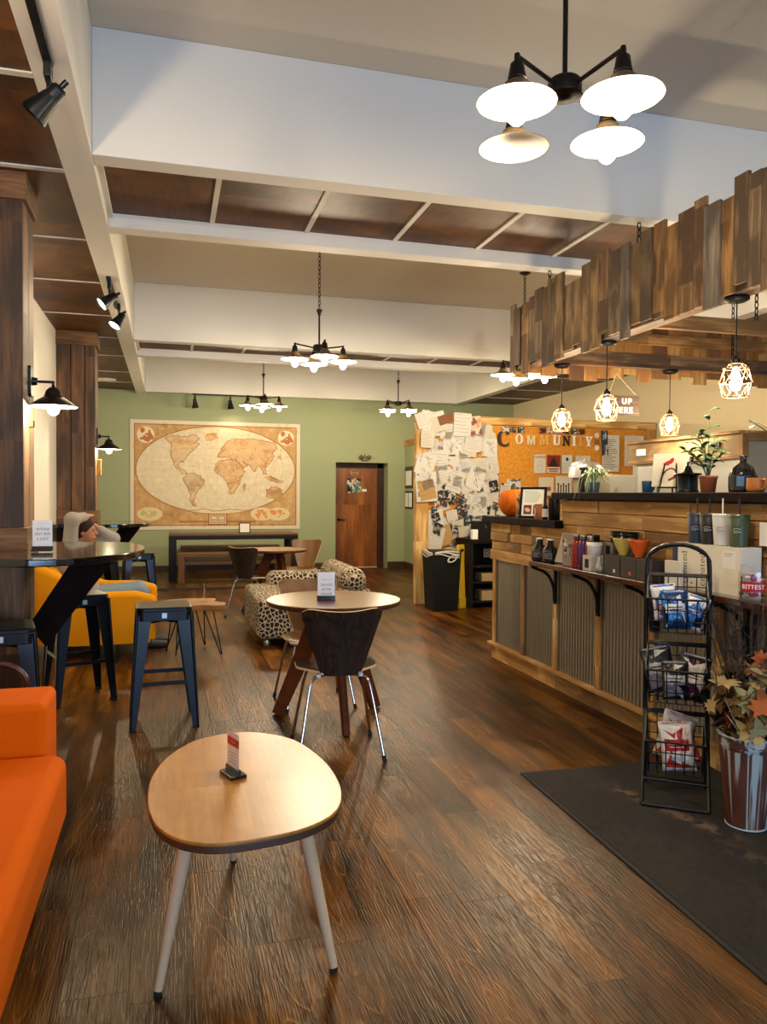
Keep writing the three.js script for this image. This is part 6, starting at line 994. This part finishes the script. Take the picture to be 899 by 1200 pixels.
// ================= SPOTTED SETTEE =================
{
  const spots = dataTex(512, 512, (u, v) => { const x = u * 13, y = v * 13; let d1 = 9, d2 = 9; for (let a = -1; a <= 1; a++) for (let b = -1; b <= 1; b++) { const ix = Math.floor(x) + a, iy = Math.floor(y) + b, px = ix + hash((ix + 13) % 13, (iy + 13) % 13, 51), py = iy + hash((ix + 13) % 13, (iy + 13) % 13, 52), d = Math.hypot(x - px, y - py); if (d < d1) { d2 = d1; d1 = d; } else if (d < d2) d2 = d; } return d2 - d1 > 0.2 ? [24, 20, 17] : [188, 170, 138]; });
  const sp = phys(0xffffff, 0.9, { map: spots, sheen: 0.2 });
  const O = [1.3, 0, 7.9], t = thing('settee', 'low settee in black and cream animal-spot fabric behind the round table', 'settee', O);
  const L = (x0, x1, y0, y1, d0, d1, r) => uvMetric(flat(new RoundedBoxGeometry(x1 - x0, y1 - y0, d1 - d0, 4, r).translate((x0 + x1) / 2 - O[0], (y0 + y1) / 2, O[2] - (d0 + d1) / 2)), 'y', 0.5);
  mesh('armrest', L(0.77, 1.13, 0.08, 0.45, 6.98, 8.3, 0.06), sp, t); mesh('seat', L(1.1, 1.62, 0.1, 0.36, 7.05, 8.2, 0.06), sp, t); mesh('backrest', L(1.0, 1.9, 0.1, 0.58, 8.1, 8.4, 0.09), sp, t);
  const r = new THREE.CapsuleGeometry(0.125, 1.0, 8, 20); r.rotateX(Math.PI / 2); mesh('rolled_arm', [uvMetric(flat(r.translate(1.7 - O[0], 0.575, O[2] - 7.7)), 'z', 0.5), L(1.57, 1.86, 0.08, 0.5, 7.1, 8.3, 0.04)], sp, t);
  for (const [x, d] of [[0.86, 7.06], [1.1, 7.06], [1.8, 7.2], [0.86, 8.3], [1.8, 8.3]]) mesh('leg', new THREE.SphereGeometry(0.03, 14, 10).scale(1, 1.4, 1).translate(x - O[0], 0.042, O[2] - d), M.steel, t, 'small metal caster');
}

// ================= WIRE RACK WITH SNACK BAGS =================
{
  const t = thing('wire_rack', 'tall black wire rack with three snack baskets and an arched top', 'rack', [2.265, 0.008, 3.08], -0.63);
  const hw = 0.14, zb = -0.15, zf = 0.17, H = 1.16;
  mesh('frame', [tube([V(-hw, 0, zb), V(-hw, 0.5, zb), V(-hw, H - 0.12, zb), V(-hw * 0.82, H - 0.04, zb), V(-hw * 0.4, H - 0.006, zb), V(0, H, zb), V(hw * 0.4, H - 0.006, zb), V(hw * 0.82, H - 0.04, zb), V(hw, H - 0.12, zb), V(hw, 0.5, zb), V(hw, 0, zb)], 0.011, 90, 8)], M.wire, t);
  mesh('foot_frame', [path([V(-hw, 0.36, zb), V(-hw, 0.008, zf), V(hw, 0.008, zf), V(hw, 0.36, zb)], 0.009, 8), bar(V(-hw, 0.02, zb), V(hw, 0.02, zb), 0.009), bar(V(-hw, 0.1, zf - 0.07), V(hw, 0.1, zf - 0.07), 0.006)], M.wire, t);
  const tiers = [0.76, 0.43, 0.1];
  for (const y of tiers) {
    const W = 0.118, g = [], yb = y, hb = 0.25, hf = 0.13, z0 = zb + 0.015, z1 = zb + 0.15, z2 = zb + 0.2, r = 0.0028;
    g.push(path([V(-W - 0.012, yb + hb, z0), V(W + 0.012, yb + hb, z0), V(W + 0.012, yb + hf + 0.03, z2), V(-W - 0.012, yb + hf + 0.03, z2), V(-W - 0.012, yb + hb, z0)], 0.0055, 6));
    for (let i = 0; i <= 6; i++) { const x = -W + 2 * W * i / 6, k = 1.08; g.push(path([V(x * k, yb + hb, z0), V(x, yb, z0 + 0.01), V(x, yb, z1), V(x * k, yb + hf + 0.03, z2)], r, 5)); }
    for (let j = 1; j <= 5; j++) { const f = j / 5, yy = yb + hb * (1 - f), W2 = W * (1.08 - 0.08 * f); g.push(bar(V(-W2, yy, z0 + 0.01 * f), V(W2, yy, z0 + 0.01 * f), r, r, 5)); }
    for (let j = 0; j <= 3; j++) { const f = j / 3, yy = yb + (hf + 0.03) * f, W2 = W * (1 + 0.08 * f), zz = z1 + (z2 - z1) * f; g.push(path([V(-W2, yy, z0), V(-W2, yy, zz), V(W2, yy, zz), V(W2, yy, z0)], r, 5)); }
    for (const s of [-1, 1]) for (let i = 1; i < 4; i++) { const z = z0 + (z1 - z0) * i / 4; g.push(bar(V(s * W, yb, z), V(s * W * 1.08, yb + hb - (hb - hf) * i / 4, z + 0.01), r, r, 5)); }
    mesh('basket', g, M.wire, t, 'black wire basket');
    mesh('basket_rail', [bar(V(-hw, y + 0.255, zb), V(hw, y + 0.255, zb), 0.008)], M.wire, t);
  }
  const bagTex = (base, cols, k, word) => canvasTex(160, 200, (c, w, h) => { c.fillStyle = base; c.fillRect(0, 0, w, h); for (let i = 0; i < 12; i++) { c.fillStyle = cols[i % cols.length]; c.beginPath(); c.moveTo(hash(i, k, 1) * w, hash(i, k, 2) * h); c.lineTo(hash(i, k, 3) * w, hash(i, k, 4) * h); c.lineTo(hash(i, k, 5) * w, hash(i, k, 6) * h); c.fill(); } c.fillStyle = cols[0]; c.fillRect(20, 62, 120, 50); c.fillStyle = base; c.fillRect(34, 78, 92, 6); c.fillRect(44, 92, 72, 5); });
  const kinds = [[bagTex('#dfe2e4', ['#1f5fa8', '#10233c', '#2a78c0', '#c9501e'], 1), 'blue and white'], [bagTex('#12335e', ['#d8dcdf', '#1d66b4', '#0c1524', '#2f82cc'], 2), 'dark blue'], [bagTex('#141315', ['#b9b3a8', '#2a2628', '#76707a', '#0c0b0c'], 3), 'black and silver'], [bagTex('#1a1718', ['#d9d4cc', '#6a1c4a', '#2a2526', '#cfc8c0'], 4), 'black and purple'], [bagTex('#e2d9cc', ['#a81e1c', '#d8b48a', '#c03a22', '#efe8de'], 5), 'red and white'], [bagTex('#b02a20', ['#ece4da', '#8a1414', '#e0b080', '#d8d0c6'], 6), 'red']];
  const place = [[0, -0.045, 0.03, 0, 0.15, 0.75], [0, 0.05, 0.0, 0.03, -0.3, 0.7], [1, 0.0, -0.02, 0.06, 0.1, 0.8], [2, -0.05, 0.02, 0, 0.25, 0.95], [3, 0.045, 0.0, 0.04, -0.2, 0.95], [2, 0.0, -0.01, 0.075, 0.05, 0.8], [4, -0.03, 0.03, 0, -0.25, 1.0], [5, 0.06, 0.02, 0.02, 0.35, 0.85], [4, 0.02, -0.02, 0.065, 0.12, 1.0]];
  place.forEach(([k, x, yo, z, a, s], i) => {
    const tier = Math.floor(i / 3), nm = kinds[k][1];
    const w = 0.15 * s, h = 0.21 * s, bagG = (() => { const f = (sg) => (u, v) => { const q = 4 * u * (1 - u) * 4 * v * (1 - v), cr = 0.012 * (fbm(u * 5 + i * 7, v * 5 + sg, 60 + i, 3) - 0.5); return V((u - 0.5) * w * (1 - 0.06 * Math.sin(Math.PI * v)), v * h, sg * (0.002 + 0.036 * Math.sqrt(q) + cr * Math.sqrt(q) * 2)); }; return join([sheet(16, 20, f(1), 0.001)[0], sheet(16, 20, f(-1), 0.001)[0]]); })();
    const b = thing('snack_bag', `${nm} snack bag in the ${['top', 'middle', 'bottom'][tier]} basket of the wire rack${['', ', at its side', ', in front'][i % 3]}`, 'snack bag', [0, 0, 0], 0, 'snack bags in the wire rack');
    const m = mesh('pouch', bagG, phys(0xffffff, 0.3, { map: kinds[k][0], side: THREE.DoubleSide }), b);
    const sealM = phys(0xffffff, 0.35, { map: kinds[k][0] }); mesh('crimped_seal', box(-w / 2, w / 2, h - 0.004, h + 0.012, -0.0015, 0.0015), sealM, b); mesh('crimped_seal', box(-w / 2, w / 2, -0.002, 0.006, -0.0015, 0.0015), sealM, b);
    const lp = V(x, tiers[tier] + 0.015 + Math.max(0, yo), zb + 0.06 + z); lp.applyAxisAngle(V(0, 1, 0), -0.63); b.position.set(2.265 + lp.x, 0.008 + lp.y, -3.08 + lp.z); b.rotation.set(-0.12, -0.63, a, 'YXZ');
  });
}

// ================= BUCKET OF AUTUMN LEAVES =================
{
  const paint = dataTex(256, 256, (u, v) => { const a = fbm(u * 16, v * 5, 141, 4), b = fbm(u * 40, v * 4, 143, 3), w = sm(0.52, 0.58, a * 0.6 + b * 0.4); const rust = mix3(hex(0x3c1e12), hex(0x6e3a22), fbm(u * 30, v * 30, 145, 3)); return mix3(rust, mix3(hex(0xb6b4aa), hex(0x98a29c), fbm(u * 9, v * 9, 147, 3)), w); });
  const pm = std(0xffffff, 0.6, { map: paint, metalness: 0.1 });
  const b = thing('metal_bucket', 'rusty tapered bucket with flaking white paint on the dark mat', 'bucket', [2.36, 0.008, 2.73]);
  mesh('bucket_wall', lathe([[0.001, 0], [0.078, 0], [0.08, 0.008], [0.112, 0.33], [0.113, 0.345], [0.118, 0.35], [0.113, 0.355], [0.117, 0.39], [0.113, 0.39], [0.076, 0.02], [0.001, 0.02]], 40), pm, b);
  mesh('bead', [new THREE.TorusGeometry(0.08, 0.004, 6, 40).rotateX(Math.PI / 2).translate(0, 0.006, 0), new THREE.TorusGeometry(0.117, 0.004, 6, 40).rotateX(Math.PI / 2).translate(0, 0.39, 0)], std(0xa9b4b2, 0.5), b);
  mesh('seam', bar(V(-0.05, 0.01, 0.062), V(-0.072, 0.385, 0.092), 0.003, 0.003, 6), std(0xa9b4b2, 0.5), b);
  const a = thing('dried_arrangement', 'bunch of brown maple leaves and dark twigs rising from the rusty bucket', 'plant', [2.36, 0.35, 2.73]);
  const leafShape = (() => { const p = [[0, 0], [0.12, 0.1], [0.42, 0.02], [0.34, 0.2], [0.55, 0.38], [0.34, 0.42], [0.38, 0.62], [0.16, 0.52], [0.12, 0.74], [0, 1], [-0.12, 0.74], [-0.16, 0.52], [-0.38, 0.62], [-0.34, 0.42], [-0.55, 0.38], [-0.34, 0.2], [-0.42, 0.02], [-0.12, 0.1]]; return new THREE.Shape(p.map(([x, y]) => new THREE.Vector2(x, y))); })();
  const leafG = [0, 1, 2].map((k) => { const g = extrude(leafShape, 0.004); g.translate(0, 0, -0.002); const p = g.attributes.position; for (let i = 0; i < p.count; i++) { const x = p.getX(i), y = p.getY(i); p.setZ(i, p.getZ(i) + (0.25 + 0.15 * k) * x * x - 0.18 * y * y + 0.05 * Math.sin(9 * x + k)); } g.computeVertexNormals(); return flat(g); });
  const lm = [0x8a6a34, 0xb09658, 0x5a3418, 0x7a5228, 0xa8541c, 0x3e2818, 0xa08a58, 0x6e5228].map((c) => std(c, 0.75, { side: THREE.DoubleSide }));
  seedState = 909;
  for (let i = 0; i < 96; i++) { const an = rr(0, 6.28), R = rr(0.03, 0.18), y = rr(0.0, 0.36) * (1.1 - R * 2), m = mesh('leaf', leafG[i % 3], lm[Math.floor(rnd() * 8)], a), s = rr(0.08, 0.14); m.scale.set(s, s, s); m.position.set(R * Math.cos(an), y, R * Math.sin(an)); m.rotation.set(rr(-1.2, 0.6), Math.atan2(Math.cos(an), Math.sin(an)) + rr(-0.8, 0.8), rr(-0.9, 0.9), 'YXZ'); }
  const tw = [], fine = [];
  for (let i = 0; i < 26; i++) { const an = rr(0, 6.28), R = rr(0.04, 0.2), h = rr(0.35, 0.62), pts = [V(0.04 * Math.cos(an), -0.1, 0.04 * Math.sin(an)), V(R * 0.5 * Math.cos(an), h * 0.5, R * 0.5 * Math.sin(an)), V(R * Math.cos(an), h, R * Math.sin(an))]; tw.push(tube(pts, 0.0025, 10, 5)); const cu = new THREE.CatmullRomCurve3(pts); for (let k = 0; k < 22; k++) { const p = cu.getPoint(rr(0.35, 1)), q = p.clone().add(V(rr(-0.035, 0.035), rr(0.0, 0.04), rr(-0.035, 0.035))); fine.push(bar(p, q, 0.0018, 0.0012, 4)); } }
  mesh('twig', tw, std(0x2a2119, 0.9), a); mesh('dried_sprays', fine, std(0x33291d, 0.9), a, 'fine dark dried sprays');
  mesh('tall_twig', [tube([V(-0.06, 0, 0.02), V(-0.08, 0.4, 0.03), V(-0.075, 0.72, 0.04)], 0.003, 14, 5), ...[0.5, 0.56, 0.6, 0.65].map((y, i) => new THREE.SphereGeometry(0.009, 8, 6).translate(-0.078 + (i % 2 ? 0.006 : -0.006), y, 0.035))], std(0x3a2a1c, 0.9), a); mesh('tall_twig', [tube([V(-0.02, 0, 0.05), V(-0.0, 0.4, 0.06), V(0.012, 0.64, 0.07)], 0.0022, 14, 5)], std(0x3a2a1c, 0.9), a);
  for (const [x, y, z] of [[-0.2, 0.1, 0.06], [-0.15, 0.22, 0.04], [-0.17, 0.16, 0.08]]) mesh('pale_stem', tube([V(-0.06, 0.02, 0.05), V(x * 0.7, y * 0.6, z), V(x, y, z)], 0.002, 10, 5), std(0xa89880, 0.8), a);
}
// floor mat
{
  const mt = dataTex(512, 512, (u, v) => { const n = fbm(u * 120, v * 120, 151, 2), d = fbm(u * 5, v * 5, 153, 3); const band = Math.max(Math.exp(-Math.pow((u - 0.36 - 0.9 * Math.pow(Math.max(0, v - 0.12), 1.2)) / 0.045, 2)) * sm(0.1, 0.16, v) * (1 - sm(0.36, 0.44, v)), 0.6 * Math.exp(-Math.pow((u - 0.45 - 0.8 * (v - 0.4)) / 0.05, 2)) * sm(0.36, 0.42, v) * (1 - sm(0.55, 0.62, v))); const st = band * sm(0.4, 0.6, fbm(u * 26, v * 50, 155, 4)); return mix3(mix3(hex(0x15110d), hex(0x2b2119), clamp(0.5 + (n - 0.5) * 1.4 + (d - 0.5) * 0.5)), hex(0x6b5138), st); });
  const t = thing('floor_mat', 'dark brown floor mat with a pale dusty smear in front of the counter', 'mat', [2.17, 0, 2.4], -0.03);
  const W = 1.0, L = 2.26;
  const top = box(-W / 2 + 0.02, W / 2 - 0.02, 0.001, 0.008, -L / 2 + 0.02, L / 2 - 0.02); const g = flat(top), p = g.attributes.position, uv = g.attributes.uv; for (let i = 0; i < p.count; i++) uv.setXY(i, (p.getX(i) + W / 2) / W, (p.getZ(i) + L / 2) / L);
  mesh('pile', g, std(0xffffff, 0.95, { map: mt, bumpMap: rep(fabricBump, 20, 40), bumpScale: 0.001 }), t); mesh('rubber_border', [box(-W / 2, W / 2, 0, 0.006, -L / 2, -L / 2 + 0.02), box(-W / 2, W / 2, 0, 0.006, L / 2 - 0.02, L / 2), box(-W / 2, -W / 2 + 0.02, 0, 0.006, -L / 2 + 0.02, L / 2 - 0.02), box(W / 2 - 0.02, W / 2, 0, 0.006, -L / 2 + 0.02, L / 2 - 0.02)], M.rubber, t);
}

// ================= BIN, WET-FLOOR SIGN AND SERVING UNIT BY THE BOARD =================
{
  const t = thing('waste_bin', 'tall black bin with a white bag folded over its rim', 'bin', [3.22, 0, 8.95]);
  const body = (() => { const g = new THREE.BoxGeometry(1, 0.72, 1), p = g.attributes.position; for (let i = 0; i < p.count; i++) { const k = p.getY(i) > 0 ? 1 : 0.84; p.setX(i, p.getX(i) * 0.36 * k); p.setZ(i, p.getZ(i) * 0.42 * k); } g.computeVertexNormals(); return g.translate(0, 0.36, 0); })();
  mesh('bin_body', body, phys(0x0b0c0b, 0.55, { specularIntensity: 0.4 }), t);
  const ring = (r, y, a) => { const pts = []; for (let i = 0; i < 24; i++) { const th = i / 24 * 2 * Math.PI, c = Math.cos(th), s = Math.sin(th), k = 1 / Math.max(Math.abs(c), Math.abs(s)) ; pts.push(V(c * 0.187 * Math.min(k, 1.25), y + a * Math.sin(th * 3 + y * 40), s * 0.217 * Math.min(k, 1.25))); } return tube(pts, r, 80, 6, true); };
  mesh('bag_liner', [ring(0.012, 0.71, 0.012), ring(0.012, 0.69, 0.018), ring(0.009, 0.665, 0.022), new THREE.TorusGeometry(0.045, 0.011, 6, 18).scale(1.3, 0.7, 1).rotateZ(0.5).translate(0.06, 0.63, 0.222)], std(0xb9b4a6, 0.5), t, 'white plastic bag');
  const s = thing('wet_floor_sign', 'folded yellow wet-floor sign leaning between the bin and the black unit', 'sign', [3.5, 0, 8.98], 0.5);
  mesh('sign_panel', [extrude(rrect(0.28, 0.66, 0.05), 0.012, 0.003).translate(0, 0.45, 0).rotateX(-0.05), extrude(rrect(0.28, 0.66, 0.05), 0.012, 0.003).translate(0, 0.45, -0.04).rotateX(0.02)].map((g) => g.scale(0.42, 1, 1)), std(0xc9a21c, 0.5), s); mesh('sign_foot', [box(-0.06, 0.06, 0, 0.13, -0.03, 0.02, 0.003)], std(0xc9a21c, 0.5), s); mesh('sign_symbol', [box(-0.03, 0.03, 0.7, 0.73, 0.0, 0.003)], M.black, s);
  const u = thing('serving_unit', 'black open serving unit with shelves below the notice board', 'shelf unit', [3.58, 0, 9.36]);
  const L = (x0, x1, y0, y1, d0, d1, r = 0.003) => box(x0 - 3.58, x1 - 3.58, y0, y1, 9.36 - d1, 9.36 - d0, r);
  const bk = phys(0x0e0d0c, 0.55, { specularIntensity: 0.4 });
  mesh('side_panel', L(3.58, 3.62, 0, 0.84, 8.9, 9.36), bk, u); mesh('side_panel', L(4.6, 4.64, 0, 0.84, 8.9, 9.36), bk, u); mesh('back_panel', L(3.62, 4.6, 0, 0.84, 9.33, 9.36), bk, u);
  mesh('top', uvBoard(flat(L(3.56, 4.66, 0.8, 0.85, 8.88, 9.37)), 'x', 'z', 5, 1.22), M.darker, u, 'dark wooden top'); for (const y of [0.5, 0.3, 0.06]) mesh('shelf', L(3.62, 4.6, y, y + 0.025, 8.92, 9.33), bk, u);
  const sg = thing('menu_sign', 'small chalk sign fixed inside the black serving unit', 'sign', [3.86, 0.62, 8.95]); const ct = canText(128, 96, '#161514', (c, w, h) => { c.strokeStyle = '#8a8a84'; c.lineWidth = 3; c.strokeRect(6, 6, w - 12, h - 12); for (let i = 0; i < 4; i++) { c.beginPath(); for (let x = 18; x < 110; x += 8) c.lineTo(x, 24 + i * 17 + (hash(x, i, 2) - 0.5) * 10); c.stroke(); } }); mesh('board', box(-0.09, 0.09, 0, 0.12, -0.008, 0, 0.002), bk, sg); mesh('chalk_writing', new THREE.PlaneGeometry(0.17, 0.11).translate(0, 0.06, 0.001), std(0xffffff, 0.8, { map: ct }), sg, 'chalk scribbles');
  const dz = thing('dispenser_box', 'black counter box with a white lettered label on the serving unit', 'box', [4.05, 0.85, 9.12]); mesh('body', box(-0.32, 0.45, 0, 0.22, -0.15, 0.12, 0.006), bk, dz); const lt = canText(160, 48, '#d9d6cc', (c, w, h) => { c.fillStyle = '#2a2a2a'; c.font = 'bold 34px sans-serif'; c.textAlign = 'center'; c.fillText('SELF SERVE', w / 2, 36, 146); }); mesh('label', new THREE.PlaneGeometry(0.28, 0.075).translate(0.05, 0.05, 0.122), std(0xffffff, 0.6, { map: lt }), dz, 'white label with dark capitals');
  carton('sugar_box', [3.66, 0.85, 8.98], [0.075, 0.12, 0.06], M.paper, 'small white and red box on the serving unit', 'box', 0); 
  for (let k = 0; k < 2; k++) { const c2 = thing('flat_carton', ['long tan carton on the lower shelf of the serving unit', 'tan carton divided in squares on the bottom shelf of the serving unit'][k], 'box', [4.1, 0.325 - k * 0.24, 9.08]); mesh('body', box(-0.34, 0.34, 0, k ? 0.12 : 0.1, -0.12, 0.12, 0.003), std(0xa08a62, 0.8), c2); if (k) for (const x of [-0.15, 0.03, 0.21]) mesh('divider', box(x, x + 0.012, 0.005, 0.115, 0.119, 0.122), M.black, c2); }
  const sp = thing('serving_scoop', 'white scoop handle sticking out of the serving unit', 'scoop', [3.95, 0.525, 8.95]); mesh('handle', bar(V(-0.05, 0.03, 0.06), V(0.25, 0.07, 0), 0.022, 0.026, 14), std(0xc9c6be, 0.5), sp); mesh('knob', new THREE.SphereGeometry(0.028, 14, 10).translate(-0.05, 0.03, 0.06), std(0xc9c6be, 0.5), sp);
}
renderer.render(scene, camera);
